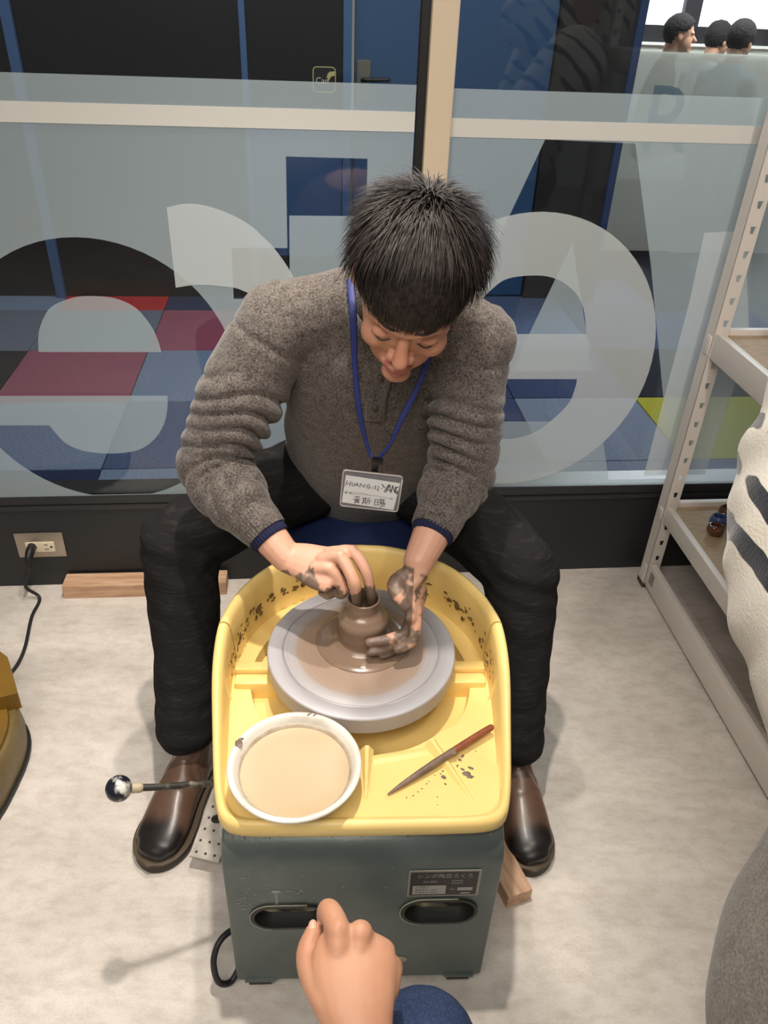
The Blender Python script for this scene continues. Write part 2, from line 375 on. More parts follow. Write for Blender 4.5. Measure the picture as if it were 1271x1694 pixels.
obj('lower_panel', gbox((-0.22, 2.352, 0.22), (0.205, 2.36, 0.84)), mat('blue_panel', rgb(52, 84, 128), 0.5), wf, smooth=False)
k = 1
for a, b in ((-1.25, -1.205), (-0.25, -0.222), (0.207, 0.245)):
    k += 1; tag(obj('trim_%d' % k, gbox((a, 2.33, 0.0), (b, 2.36 if a < 0 else 2.44, 2.9), 0.003), bluep, smooth=False), kind='structure')
d1 = tag(obj('door_1', gbox((0.262, 2.38, 0.01), (1.185, 2.43, 2.9), 0.003), blued, smooth=False), kind='structure')
obj('lock_plate', gbox((0.272, 2.37, 0.93), (0.335, 2.38, 1.10), 0.002), mat('plate_grey', rgb(120, 116, 104), 0.4, 0.3), d1, smooth=False)
obj('door_handle', frame(tube([(0.30, 2.375, 1.02), (0.30, 2.345, 1.022), (0.33, 2.335, 1.024), (0.415, 2.335, 1.026)], 0.0095, 10), WORG, WT, WN, UP), mat('handle_black', rgb(18, 18, 20), 0.4), d1)
tag(obj('wall_pier', gbox((1.19, 2.36, -0.01), (1.548, 2.50, 2.9)), mat('pier_black', rgb(30, 27, 27), 0.4), smooth=False), kind='structure')
tag(obj('trim_5', gbox((1.55, 2.34, -0.01), (1.585, 2.50, 2.9), 0.003), mat('blue_edge', rgb(36, 62, 108), 0.5), smooth=False), kind='structure')

# rounded square sign on the dark wall
sg = thing('wall_sign', G(0.122, 2.355, 0.96), 'small square sign reading Can with a pinching hand, beside the blue door', 'sign')
def rrect(cx, cy, w, h, r, n=6):
    p = []
    for sx, sy, a in ((1, 1, 0), (-1, 1, 90), (-1, -1, 180), (1, -1, 270)):
        for i in range(n + 1):
            t = math.radians(a + 90 * i / n); p.append((cx + sx * (w / 2 - r) + r * math.cos(t), cy + sy * (h / 2 - r) + r * math.sin(t)))
    return p
obj('panel', gflat([rrect(0.122, 1.0175, 0.100, 0.100, 0.016)], 2.3555), mat('sign_black', rgb(14, 13, 12), 0.4), sg, smooth=False)
gold = mat('sign_gold', rgb(196, 184, 120), 0.5)
obj('border', gflat([rrect(0.122, 1.0175, 0.105, 0.105, 0.018), rrect(0.122, 1.0175, 0.097, 0.097, 0.014)], 2.3545), gold, sg, smooth=False)
tv, tf = text_mesh('Can', 0.037); obj('lettering', (WORG + (tv[:, :1] + 0.082) * WT + (tv[:, 1:2] + 1.001) * UP + WN * 2.3545, tf), mat('sign_white', rgb(206, 204, 190), 0.5), sg, smooth=False)
obj('hand_symbol', gflat([[(0.17, 1.052), (0.146, 1.05), (0.137, 1.04), (0.132, 1.022), (0.139, 1.026), (0.137, 1.012), (0.143, 1.014), (0.152, 1.03), (0.17, 1.035)]], 2.3545), gold, sg, smooth=False)

# ---- bright office beyond the corridor
frost2 = sheet('office_film', rgb(236, 232, 218), 0.88, glow=0.55)
w3 = tag(obj('window_3', gbox((1.86, 3.30, 0.0), (3.6, 3.31, 1.14)), glass, smooth=False), kind='structure')
obj('frosted_film', gflat([[(1.86, 0.0), (3.6, 0.0), (3.6, 1.125), (1.86, 1.125)]], 3.297), frost2, w3, smooth=False)
tv, tf = text_mesh('R', 0.52); obj('letter_film', (WORG + (tv[:, :1] + 2.04) * WT + (tv[:, 1:2] + 0.60) * UP + WN * 3.293, tf), sheet('letter_blue', rgb(150, 174, 196), 0.8, glow=0.5), w3, smooth=False)
cream = mat('office_cream', rgb(232, 224, 206), 0.7)
wo = tag(obj('wall_office', gbox((1.3, 5.6, 0.0), (7.5, 5.7, 1.045)), cream, smooth=False), kind='structure')
obj('sill', gbox((1.3, 5.57, 1.045), (7.5, 5.7, 1.065)), mat('sill_white', rgb(236, 232, 222), 0.6), wo, smooth=False)
obj('dark_rail', gbox((1.3, 5.6, 1.065), (7.5, 5.68, 1.185)), mat('sill_black', rgb(34, 32, 34), 0.5), wo, smooth=False)
w4 = tag(obj('window_4', gbox((1.3, 5.66, 1.185), (3.16, 5.68, 3.2)), emit('daylight_pane', (0.93, 0.98, 1.0, 1), 1.5), smooth=False), kind='structure')
w5 = tag(obj('window_5', gbox((3.30, 5.66, 1.185), (7.5, 5.68, 3.2)), emit('daylight_pane', (0.96, 0.99, 1.0, 1), 1.5), smooth=False), kind='structure')
tag(obj('trim_6', gbox((3.16, 5.60, 1.185), (3.30, 5.68, 3.2)), mat('frame_dark', rgb(44, 40, 46), 0.5), smooth=False), kind='structure')

# ---- wall socket, cords, timber
so = thing('wall_socket', G(-0.70, 0, 0.10), 'brushed steel double socket plate on the black skirting', 'socket')
def gq(pts, n0, th, bevel=None): return extrude_poly(pts, WT, UP, -WN, WORG + WN * n0, th)
obj('plate', gbox((-0.762, -0.005, 0.099), (-0.640, 0.0, 0.176), 0.0025), mat('brushed_steel', rgb(176, 164, 148), 0.35, 0.7), so, smooth=True, auto=30)
rc = obj('receptacle', gbox((-0.738, -0.008, 0.118), (-0.665, -0.004, 0.149), 0.0015), mat('ivory_plastic', rgb(226, 214, 186), 0.4), so, auto=30)
for uu in (-0.7125, -0.673):
    obj('earth_hole', frame(tube([(uu, -0.0075, 0.134), (uu, -0.0086, 0.134)], 0.0032, 10, n=2, rnd=False), WORG, WT, WN, UP), black_panel, rc)
for zz, ww in ((0.141, 0.0045), (0.127, 0.0055)):
    obj('slot', gbox((-0.686 - ww, -0.0086, zz - 0.0012), (-0.686 + ww, -0.0078, zz + 0.0012)), mat('slot_dark', rgb(90, 82, 66), 0.6), rc, smooth=False)
cord_m = mat('cord_black', rgb(30, 30, 34), 0.5)
pc = thing('power_cord', G(-0.728, -0.03, 0.05), 'black power cord plugged into the wall socket, running down to the floor', 'cord')
plug = [G(-0.722, -0.009, 0.136), G(-0.722, -0.03, 0.133), G(-0.724, -0.046, 0.12), G(-0.728, -0.052, 0.098)]
obj('plug', tube(plug, [(0.011, 0.013), (0.0115, 0.014), (0.009, 0.010), (0.0055, 0.0055)], 14), mat('plug_black', rgb(24, 23, 24), 0.45), pc)
obj('cable', tube([plug[-1], G(-0.737, -0.058, 0.07), G(-0.742, -0.06, 0.04), (-0.907, 1.585, 0.006), (-0.899, 1.51, 0.005), (-0.872, 1.40, 0.005), (-0.868, 1.33, 0.005), (-0.885, 1.285, 0.006), (-0.92, 1.25, 0.008), (-0.97, 1.235, 0.01)], 0.0042, 10, n=70), cord_m, pc)

wood = mat('pine', rgb(208, 172, 140), 0.65, c2=rgb(180, 140, 110), scale=9, detail=6, stretch=(1.2, 9, 9), bump=0.15, bscale=30)
def timber(name, a, b, w, h, label):
    a, b = V3(*a), V3(*b); L = np.linalg.norm(b - a); ang = math.atan2((b - a)[1], (b - a)[0])
    o = obj(name, box((0, 0, 0), (L, w, h), 0.002), wood, smooth=False, local=True); o.location = a; o.rotation_euler = (0, 0, ang); return tag(o, label, 'timber')
timber('timber_bar', (-0.845, 1.594, 0.0), (-0.418, 1.640, 0.0), 0.055, 0.042, 'square pine bar lying on the floor along the black skirting')
timber('timber_bar', (0.302, 0.812, 0.0), (0.220, 1.016, 0.0), 0.05, 0.036, 'pine block sticking out beside the right boot toe')
# ================================================================== potter's wheel (frame: x right, y towards the potter, origin under the wheel head)
WH = thing('pottery_wheel', (-0.028, 0.975, 0), 'electric pottery wheel with yellow splash tray on a grey-green steel body', 'pottery wheel', math.radians(3.8))
yellow = mat('yellow_plastic', rgb(240, 211, 136), 0.42, c2=rgb(238, 206, 128), scale=6, bump=0.06, bscale=220, bdist=0.001)
# body with rounded front shoulder and two hand holes
greenm = mat('hammer_green', rgb(86, 96, 94), 0.33, 0.3, c2=rgb(104, 114, 112), scale=9, detail=7, lo=0.45, hi=0.75, bump=0.25, bscale=160, bdist=0.0008)
def body_mesh():
    prof = [(-0.325, 0.028)]
    rr = 0.05
    for i in range(9):
        t = math.radians(90 * i / 8); prof.append((-0.325 + rr - rr * math.cos(t), 0.395 - rr + rr * math.sin(t)))
    prof += [(-0.20, 0.395), (-0.197, 0.36), (0.14, 0.36)]
    for i in range(7):
        t = math.radians(90 * i / 6); prof.append((0.20 - rr + rr * math.sin(t), 0.36 - rr + rr * math.cos(t)))
    prof.append((0.20, 0.028))
    xs = [-0.203, -0.2015, -0.198, 0.198, 0.2015, 0.203]; ins = [0.004, 0.0012, 0, 0, 0.0012, 0.004]
    cy, cz = -0.06, 0.2; rings = []
    for x, d in zip(xs, ins): rings.append(np.array([(x, y + d * np.sign(cy - y), z + d * np.sign(cz - z)) for y, z in prof]))
    return rings_to_mesh(rings)
bo = obj('body', body_mesh(), greenm, WH, local=True, auto=35)
def stadium(cx, cz, L, r, n=10):
    p = []
    for i in range(n + 1):
        t = -math.pi / 2 + math.pi * i / n; p.append((cx + L / 2 - r + r * math.cos(t), cz + r * math.sin(t)))
    for i in range(n + 1):
        t = math.pi / 2 + math.pi * i / n; p.append((cx - L / 2 + r + r * math.cos(t), cz + r * math.sin(t)))
    return p
X3, Y3, Z3 = (1, 0, 0), (0, 1, 0), (0, 0, 1)
grips = ((-0.110, 0.2185, 0.113, 0.0295), (0.118, 0.2255, 0.114, 0.031))
cut = obj('tmp_cut', join(*[extrude_poly(stadium(a, b, L, r), X3, Z3, Y3, (0, -0.36, 0), 0.09) for a, b, L, r in grips]), None, WH, local=True, smooth=False)
md = bo.modifiers.new('b', 'BOOLEAN'); md.operation = 'DIFFERENCE'; md.object = cut; md.solver = 'EXACT'
dg = bpy.context.evaluated_depsgraph_get(); nm = bpy.data.meshes.new_from_object(bo.evaluated_get(dg)); bo.modifiers.clear(); bo.data = nm; nm.name = 'body'
bpy.data.objects.remove(cut)
grime = mat('grip_grime', rgb(52, 48, 38), 0.55, c2=rgb(196, 188, 154), scale=34, detail=6, lo=0.4, hi=0.68)
gripb = mat('grip_black', rgb(26, 27, 25), 0.5)
for a, b, L, r in grips:
    outer, inner = stadium(a, b, L + 0.004, r + 0.002), stadium(a, b, L - 0.006, r - 0.003); back = stadium(a, b, L - 0.014, r - 0.007)
    R3 = lambda p, y: np.array([(x, y, z) for x, z in p])
    g = obj('hand_grip', rings_to_mesh([R3(outer, -0.3245), R3(outer, -0.3285), R3(inner, -0.3285), R3(inner, -0.318), R3(back, -0.305)], caps=False), gripb, WH, local=True, auto=40)
    obj('grip_back', (R3(back, -0.3055), [list(range(len(back)))]), grime, g, local=True, smooth=False)
    obj('worn_lip', tube([(x * 1.0, -0.3275, z) for x, z in stadium(a, b, L + 0.007, r + 0.0035)[4:] + stadium(a, b, L + 0.007, r + 0.0035)[:1]][6:18], 0.0012, 6, n=40, rnd=False), mat('worn_paint', rgb(150, 148, 128), 0.6), g, local=True)
for sx in (-1, 1):
    for yy in (-0.309, 0.15):
        c = obj('caster', tube([(sx * 0.165 - 0.018, yy, 0.018), (sx * 0.165 + 0.018, yy, 0.018)], 0.018, 16, n=3, rnd=False), cord_m, WH, local=True, auto=40)
        obj('caster_plate', box((sx * 0.165 - 0.024, yy - 0.02, 0.026), (sx * 0.165 + 0.024, yy + 0.02, 0.031)), greenm, c, local=True, smooth=False)
# paint chips, bare metal along the shoulder
chip = mat('paint_chip', rgb(142, 149, 143), 0.5)
rust = mat('rust_chip', rgb(112, 92, 74), 0.7)
def chips(n, mt, xr, zr, s, seed, shoulder=False):
    rnd = random.Random(seed); parts = []
    for _ in range(n):
        x, z = rnd.uniform(*xr), rnd.uniform(*zr); q = rnd.uniform(0.4, 1) * s; pts = []
        kx = rnd.uniform(0.7, 2.0)
        for i in range(7):
            t = 2 * math.pi * i / 7; rr_ = q * rnd.uniform(0.5, 1.1); pts.append((x + rr_ * math.cos(t) * kx, z + rr_ * math.sin(t)))
        vv = []
        for px, pz in pts:
            h = pz - (0.395 - 0.05)
            y = -0.325 if h <= 0 else -0.275 - math.sqrt(max(0.0, 0.05 ** 2 - min(h, 0.0498) ** 2))
            vv.append((px, y - 0.0005, pz))
        parts.append((vv, [list(range(7))]))
    return join(*parts)
tag(obj('paint_chips', join(chips(30, chip, (-0.19, -0.09), (0.25, 0.335), 0.0022, 3), chips(16, chip, (-0.09, 0.05), (0.29, 0.35), 0.0016, 8), chips(10, chip, (-0.195, -0.15), (0.24, 0.29), 0.0032, 12)), chip, WH, local=True, smooth=False), kind='stuff')
tag(obj('rust_chips', chips(70, rust, (-0.19, 0.19), (0.386, 0.3925), 0.0022, 5), rust, WH, local=True, smooth=False), kind='stuff')
obj('paint_blob', xf(sphere((0, 0, 0), (0.0075, 0.0012, 0.0035)), Matrix.Translation((-0.128, -0.3255, 0.286))), chip, WH, local=True)
obj('paint_drip', extrude_poly([(-0.1305, 0.285), (-0.1255, 0.285), (-0.1262, 0.252), (-0.130, 0.252)], X3, Z3, (0, -1, 0), (0, -0.325, 0), 0.0006), mat('drip', rgb(128, 134, 130), 0.5), WH, local=True, smooth=False)
obj('putty_dab', xf(sphere((0, 0, 0), (0.0085, 0.002, 0.0078)), Matrix.Translation((-0.122, -0.307, 0.217))), mat('putty', rgb(176, 168, 140), 0.6), WH, local=True)
obj('screw_boss', xf(sphere((0, 0, 0), (0.013, 0.004, 0.008)), Matrix.Translation((0.064, -0.326, 0.083))), mat('boss_worn', rgb(150, 144, 122), 0.6), WH, local=True)
# name plate
np_ = obj('name_plate', xf(box((-0.0535, -0.0015, -0.0335), (0.0535, 0, 0.0335), 0.0008), Matrix.Translation((0.119, -0.3255, 0.3018))), mat('plate_frame', rgb(150, 146, 136), 0.4, 0.4), WH, local=True, smooth=False)
plb = mat('plate_black', rgb(34, 31, 32), 0.4); pll = mat('plate_silver', rgb(158, 154, 146), 0.5)
PO = V3(0.119, -0.3272, 0.3018)
def plate_rect(a, b, c, d, mt, off, nm): return obj(nm, (np.array([PO + V3(x, -off, z) for x, z in ((a, b), (c, b), (c, d), (a, d))]), [[0, 1, 2, 3]]), mt, np_, local=True, smooth=False)
plate_rect(-0.0505, -0.0295, 0.0495, 0.0295, plb, 0.0002, 'plate_face')
plate_rect(-0.046, -0.0262, 0.0035, -0.0035, pll, 0.0005, 'data_field'); plate_rect(0.021, -0.018, 0.0435, -0.0095, pll, 0.0005, 'serial_field'); plate_rect(0.026, -0.0265, 0.0405, -0.0232, pll, 0.0005, 'maker_field')
def plate_text(s, size, x, z, mt, nm, sx=1.0):
    v, f = text_mesh(s, size); v = PO + V3(x, -0.0007, z) + v[:, :1] * V3(sx, 0, 0) + v[:, 1:2] * V3(0, 0, 1); obj(nm, (v, f), mt, np_, local=True, smooth=False)
plate_text('シンポ陶芸ろくろ', 0.0122, -0.0415, 0.0165, pll, 'lettering', 0.86)
plate_text('RK-88N', 0.0062, -0.031, 0.0045, pll, 'lettering')
for i, s in enumerate(('仕様電力', '電源電圧 100V', '定格出力 400W')): plate_text(s, 0.0052, -0.0425, -0.0092 - 0.007 * i, plb, 'lettering')
plate_text('定格時間', 0.0042, 0.0105, 0.0065, pll, 'lettering'); plate_text('製造番号', 0.0042, 0.0105, 0.0005, pll, 'lettering'); plate_text('No.', 0.0055, 0.0095, -0.0155, pll, 'lettering')

# splash tray: lofted loops around the wheel axis
half = [(0.0, 0.2475), (0.06, 0.241), (0.124, 0.214), (0.178, 0.170), (0.217, 0.108), (0.237, 0.045), (0.242, 0.0), (0.2405, -0.07), (0.2315, -0.15), (0.2205, -0.23), (0.2115, -0.273), (0.201, -0.298), (0.178, -0.312), (0.12, -0.3155), (0.0, -0.3165)]
OUTL = spline(half, 240); th_o = np.arctan2(OUTL[:, 0], OUTL[:, 1]); r_o = np.hypot(OUTL[:, 0], OUTL[:, 1])
NT = 240
TH = np.linspace(-math.pi, math.pi, NT, endpoint=False)
ROUT = np.interp(np.abs(TH), th_o, r_o)
YY = ROUT * np.cos(TH)
ZR = 0.430 + (0.502 - 0.430) * sstep(-0.27, 0.03, YY)
front = sstep(0.02, -0.10, YY)
RC = 0.2245 - 0.040 * sstep(1.75, 2.5, np.abs(TH))
RIN = ROUT - 0.0165
ZS = 0.4165; ZF = 0.374
def loop(r, z): return np.c_[r * np.sin(TH), r * np.cos(TH), np.broadcast_to(z, NT)]
RCm = np.minimum(RC, RIN - 0.006)
stepz = ZF + (ZS - ZF) * front + (0.03) * (1 - front)
rs = [loop(np.full(NT, 0.05), ZF), loop(RCm - 0.010, ZF), loop(RCm - 0.004, ZF + 0.003), loop(RCm, ZF * 0.3 + stepz * 0.7), loop(RCm + 0.004, stepz),
      loop(np.maximum(RIN - 0.009, RCm + 0.005), np.where(front > 0.5, ZS, np.maximum(stepz, 0.43))), loop(RIN - 0.003, ZR - 0.012 + 0 * front), loop(RIN + 0.001, ZR - 0.004), loop(RIN + 0.006, ZR),
      loop(ROUT - 0.007, ZR), loop(ROUT - 0.002, ZR - 0.003), loop(ROUT, ZR - 0.009), loop(ROUT, ZR - 0.024), loop(ROUT - 0.004, ZR - 0.028), loop(ROUT - 0.010, ZR - 0.028),
      loop(ROUT - 0.018, 0.398 + 0 * ZR), loop(np.full(NT, 0.19), 0.396), loop(np.full(NT, 0.185), 0.368), loop(np.full(NT, 0.05), 0.368)]
v, f = rings_to_mesh(rs, caps=False, closed=True)
tr = obj('splash_tray', (v, [q[::-1] for q in f]), yellow, WH, local=True, auto=50)
for sx in (-1, 1):
    # seam bars between the tray halves and the seam over the rim
    obj('seam_bar', box((0.14 if sx > 0 else -0.216, -0.004, ZF - 0.002), (0.216 if sx > 0 else -0.14, 0.016, 0.416), 0.003), yellow, tr, local=True, auto=40)
    obj('seam_bar', box((0.14 if sx > 0 else -0.215, -0.030, ZF - 0.002), (0.215 if sx > 0 else -0.14, -0.0055, 0.409), 0.005), yellow, tr, local=True, auto=40)
    obj('seam_line', tube([(sx * 0.215, 0.02, 0.42), (sx * 0.2215, 0.021, 0.488), (sx * 0.229, 0.021, 0.5026), (sx * 0.239, 0.021, 0.500)], 0.0007, 5, n=16), mat('seam_dark', rgb(168, 140, 70), 0.6), tr, local=True)
# moulded ribs on the front shelf
def wedge(a, b, wa, wb, ha, hb):
    a, b = V3(*a), V3(*b); d = (b - a)[:2]; d /= np.linalg.norm(d); nn_ = V3(-d[1], d[0], 0)
    P = [a + nn_ * wa, a - nn_ * wa, b - nn_ * wb, b + nn_ * wb, a + UP * ha + nn_ * wa * 0.25, a + UP * ha - nn_ * wa * 0.25, b + UP * hb - nn_ * wb * 0.25, b + UP * hb + nn_ * wb * 0.25]
    return np.array(P), [[0, 1, 2, 3][::-1], [4, 5, 6, 7], [0, 1, 5, 4], [1, 2, 6, 5], [2, 3, 7, 6], [3, 0, 4, 7]]
obj('moulded_rib', wedge((0.006, -0.176, ZS - 0.001), (0.002, -0.262, ZS - 0.001), 0.011, 0.004, 0.012, 0.002), yellow, tr, local=True, auto=30)
obj('moulded_rib', wedge((0.106, -0.165, ZS - 0.001), (0.157, -0.268, ZS - 0.001), 0.012, 0.004, 0.013, 0.002), yellow, tr, local=True, auto=30)
obj('moulded_rib', wedge((0.014, -0.196, ZS - 0.001), (0.10, -0.180, ZS - 0.001), 0.010, 0.010, 0.004, 0.004), yellow, tr, local=True, auto=30)
# wheel head
def wheel_head_material():
    mt = bpy.data.materials.new('wheel_head_alu'); mt.use_nodes = True; nt = mt.node_tree; N = nt.nodes; Lk = nt.links; b = N['Principled BSDF']
    tc = N.new('ShaderNodeTexCoord'); sp = N.new('ShaderNodeSeparateXYZ'); Lk.new(tc.outputs['Object'], sp.inputs[0])
    vl = N.new('ShaderNodeVectorMath'); vl.operation = 'LENGTH'; cb = N.new('ShaderNodeCombineXYZ'); Lk.new(sp.outputs[0], cb.inputs[0]); Lk.new(sp.outputs[1], cb.inputs[1]); Lk.new(cb.outputs[0], vl.inputs[0])
    ns = N.new('ShaderNodeTexNoise'); ns.inputs['Scale'].default_value = 12; ns.inputs['Detail'].default_value = 4; Lk.new(tc.outputs['Object'], ns.inputs['Vector'])
    ad = N.new('ShaderNodeMath'); ad.operation = 'MULTIPLY_ADD'; ad.inputs[1].default_value = 0.012; Lk.new(ns.outputs['Fac'], ad.inputs[0]); Lk.new(vl.outputs['Value'], ad.inputs[2])
    # fine turning rings
    rn = N.new('ShaderNodeTexNoise'); rn.noise_dimensions = '1D'; rn.inputs['Scale'].default_value = 420; rn.inputs['Detail'].default_value = 2; Lk.new(vl.outputs['Value'], rn.inputs['W'])
    r = N.new('ShaderNodeValToRGB'); cr = r.color_ramp
    cr.elements[0].position = 0.0; cr.elements[0].color = rgb(150, 128, 112); cr.elements[1].position = 0.60; cr.elements[1].color = rgb(158, 134, 116)
    for p, c in ((0.69, rgb(160, 140, 124)), (0.74, rgb(170, 164, 164)), (0.83, rgb(176, 172, 174)), (0.845, rgb(142, 138, 142)), (0.86, rgb(178, 175, 178)), (0.98, rgb(186, 184, 188))):
        e = cr.elements.new(p); e.color = c
    mr = N.new('ShaderNodeMapRange'); mr.inputs['From Max'].default_value = 0.163; Lk.new(ad.outputs[0], mr.inputs[0]); Lk.new(mr.outputs[0], r.inputs[0])
    mx = N.new('ShaderNodeMix'); mx.data_type = 'RGBA'; mx.blend_type = 'MULTIPLY'; mx.inputs[0].default_value = 0.25; Lk.new(r.outputs[0], mx.inputs[6]); Lk.new(rn.outputs['Fac'], mx.inputs[7])
    Lk.new(mx.outputs[2], b.inputs['Base Color'])
    mt2 = N.new('ShaderNodeMapRange'); mt2.inputs['From Min'].default_value = 0.105; mt2.inputs['From Max'].default_value = 0.125; mt2.inputs['To Min'].default_value = 0.0; mt2.inputs['To Max'].default_value = 0.18
    Lk.new(vl.outputs['Value'], mt2.inputs[0]); Lk.new(mt2.outputs[0], b.inputs['Metallic'])
    b.inputs['Roughness'].default_value = 0.5
    bp = N.new('ShaderNodeBump'); bp.inputs['Strength'].default_value = 0.25; bp.inputs['Distance'].default_value = 0.0006; Lk.new(rn.outputs['Fac'], bp.inputs['Height']); Lk.new(bp.outputs[0], b.inputs['Normal'])
    return mt
wm = wheel_head_material()
obj('wheel_head', lathe([(0.0005, 0.4648), (0.06, 0.4648), (0.112, 0.4650), (0.132, 0.4650), (0.1335, 0.4642), (0.135, 0.4650), (0.154, 0.4650), (0.157, 0.4642), (0.1585, 0.4625), (0.1585, 0.434), (0.156, 0.431), (0.05, 0.431), (0.045, 0.376), (0.0005, 0.376)], 96), wm, WH, local=True, auto=30)
# clay splashes around the bowl of the tray
mud = mat('wet_clay', rgb(124, 104, 90), 0.5, c2=rgb(100, 82, 70), scale=60)
mudd = mat('dried_clay', rgb(124, 100, 58), 0.7, c2=rgb(96, 76, 48), scale=90)
def splash(n, seed, a0, a1, zr, s, wallr=True):
    rnd = random.Random(seed); parts = []
    for _ in range(n):
        t = rnd.uniform(a0, a1); r = float(np.interp(abs(t), th_o, r_o)) - 0.0165 - 0.010
        z = rnd.uniform(*zr); q = s * rnd.uniform(0.35, 1.0); rr_ = r + 0.001 + 0.006 * (z - 0.43) / 0.06 - 0.0012
        c = V3(rr_ * math.sin(t), rr_ * math.cos(t), z); tg = V3(math.cos(t), -math.sin(t), 0); nr = V3(-math.sin(t), -math.cos(t), 0); u = UP * 0.9
        m_ = rnd.uniform(0.5, 1.5); vs = [c + nr * 0.0012]
        for i in range(7):
            a = 2 * math.pi * i / 7; w = q * rnd.uniform(0.55, 1.1); vs.append(c + tg * w * math.cos(a) + u * w * m_ * math.sin(a))
        parts.append((np.array(vs), [[0, 1 + i, 1 + (i + 1) % 7] for i in range(7)]))
    return join(*parts)
spl = join(splash(44, 1, -1.8, -0.95, (0.43, 0.462), 0.0062), splash(34, 2, 1.0, 1.8, (0.43, 0.468), 0.0062), splash(18, 3, -0.9, -0.5, (0.43, 0.455), 0.007), splash(7, 13, -1.5, -0.9, (0.436, 0.45), 0.011), splash(6, 14, 0.9, 1.5, (0.436, 0.452), 0.011), splash(22, 4, 0.4, 0.95, (0.43, 0.46), 0.007))
tag(obj('clay_splashes', spl, mudd, tr, local=True), kind='stuff')
def flat_blobs(pts, z, s, seed):
    rnd = random.Random(seed); parts = []
    for x, y, k in pts:
        q = s * k; vs = [V3(x, y, z + 0.0018 * min(k, 1.2))]; a0 = rnd.uniform(0, 3); el = rnd.uniform(0.35, 0.8)
        for i in range(9):
            a = 2 * math.pi * i / 9; w = q * rnd.uniform(0.65, 1.1); p = V3(w * math.cos(a), w * el * math.sin(a), 0)
            vs.append(V3(x + p[0] * math.cos(a0) - p[1] * math.sin(a0), y + p[0] * math.sin(a0) + p[1] * math.cos(a0), z + 0.0002))
        parts.append((np.array(vs), [[0, 1 + i, 1 + (i + 1) % 9] for i in range(9)]))
    return join(*parts)
fl_pts = [(-0.205, -0.055, 1.1), (-0.198, -0.062, 0.7), (-0.19, -0.09, 1.0), (0.192, -0.06, 1.1), (0.185, -0.066, 0.7), (0.176, 0.045, 0.8), (-0.172, 0.05, 1.1), (-0.18, 0.06, 0.8), (-0.17, 0.075, 0.6)]
tag(obj('clay_crumbs', flat_blobs(fl_pts, ZF, 0.007, 3), mud, tr, local=True), kind='stuff')
rnd = random.Random(9)
sh = [(0.062 + 0.0075 * i + rnd.uniform(-.003, .003), -0.262 + 0.0058 * i + rnd.uniform(-.003, .003), rnd.uniform(0.2, 0.5)) for i in range(9)]
sh += [(0.155, -0.222, 1.2), (0.160, -0.228, 1.1), (0.150, -0.214, 0.7), (0.143, -0.208, 0.6), (0.163, -0.212, 0.9), (0.12, -0.228, 0.9), (0.121, -0.24, 0.4), (0.109, -0.31, 0.5), (0.110, -0.303, 0.4), (0.107, -0.262, 0.3), (0.106, -0.275, 0.3), (0.153, -0.19, 0.8), (0.148, -0.197, 0.6), (0.175, -0.18, 0.3)]
tag(obj('clay_crumbs', flat_blobs(sh, ZS, 0.006, 5), mud, tr, local=True), kind='stuff')
# speed lever with a marbled knob, pedal and cable on the left flank
lv = obj('speed_lever', tube([(-0.185, -0.198, 0.362), (-0.235, -0.212, 0.388), (-0.29, -0.232, 0.408), (-0.333, -0.243, 0.421)], [0.0055, 0.0052, 0.005, 0.0055], 12), mat('lever_worn', rgb(52, 50, 48), 0.45, 0.3, c2=rgb(150, 142, 126), scale=26, lo=0.52, hi=0.62), WH, local=True)
obj('knob', sphere((-0.352, -0.249, 0.428), 0.0188, 28, 18), mat('knob_marbled', rgb(24, 27, 40), 0.25, c2=rgb(214, 212, 206), scale=46, detail=3, lo=0.47, hi=0.6), lv, local=True)
obj('collar', tube([(-0.336, -0.244, 0.422), (-0.326, -0.2415, 0.419)], 0.0075, 12, n=3), mat('collar_cream', rgb(176, 164, 140), 0.5), lv, local=True)
pd = obj('foot_pedal', xf(box((-0.03, -0.072, -0.004), (0.03, 0.075, 0.004), 0.003), Matrix.Translation((-0.270, -0.045, 0.048)) @ Matrix.Rotation(math.radians(-14), 4, 'Z') @ Matrix.Rotation(math.radians(12), 4, 'X')), mat('pedal_white', rgb(206, 198, 188), 0.6, c2=rgb(170, 162, 152), scale=30), WH, local=True, auto=40)
for i in range(3):
    for j in range(6):
        M = Matrix.Translation((-0.270, -0.045, 0.048)) @ Matrix.Rotation(math.radians(-14), 4, 'Z') @ Matrix.Rotation(math.radians(12), 4, 'X') @ Matrix.Translation((-0.018 + 0.018 * i, -0.062 + 0.022 * j, 0.0041))
        obj('grip_dot', xf(sphere((0, 0, 0), (0.0028, 0.0028, 0.0008), 8, 5), M), mat('dot_dark', rgb(70, 62, 56), 0.7), pd, local=True)
obj('pedal_arm', tube([(-0.275, -0.04, 0.05), (-0.24, -0.06, 0.09), (-0.20, -0.09, 0.12)], 0.008, 10), gripb, WH, local=True)
obj('guide_roller', tube([(-0.203, -0.13, 0.15), (-0.232, -0.13, 0.15)], 0.016, 18, n=3), mat('roller_marbled', rgb(60, 68, 84), 0.4, c2=rgb(206, 206, 204), scale=50, lo=0.45, hi=0.55), WH, local=True, auto=50)
obj('cable_loop', tube([(-0.19, -0.26, 0.085), (-0.225, -0.29, 0.095), (-0.238, -0.315, 0.075), (-0.232, -0.33, 0.035), (-0.214, -0.322, 0.016), (-0.198, -0.30, 0.03)], 0.0052, 10, n=40), cord_m, WH, local=True)
obj('mains_cable', tube([(-0.10, 0.19, 0.05), (-0.22, 0.33, 0.006), (-0.34, 0.42, 0.006), (-0.44, 0.56, 0.006)], 0.0055, 10, n=30), cord_m, WH, local=True)

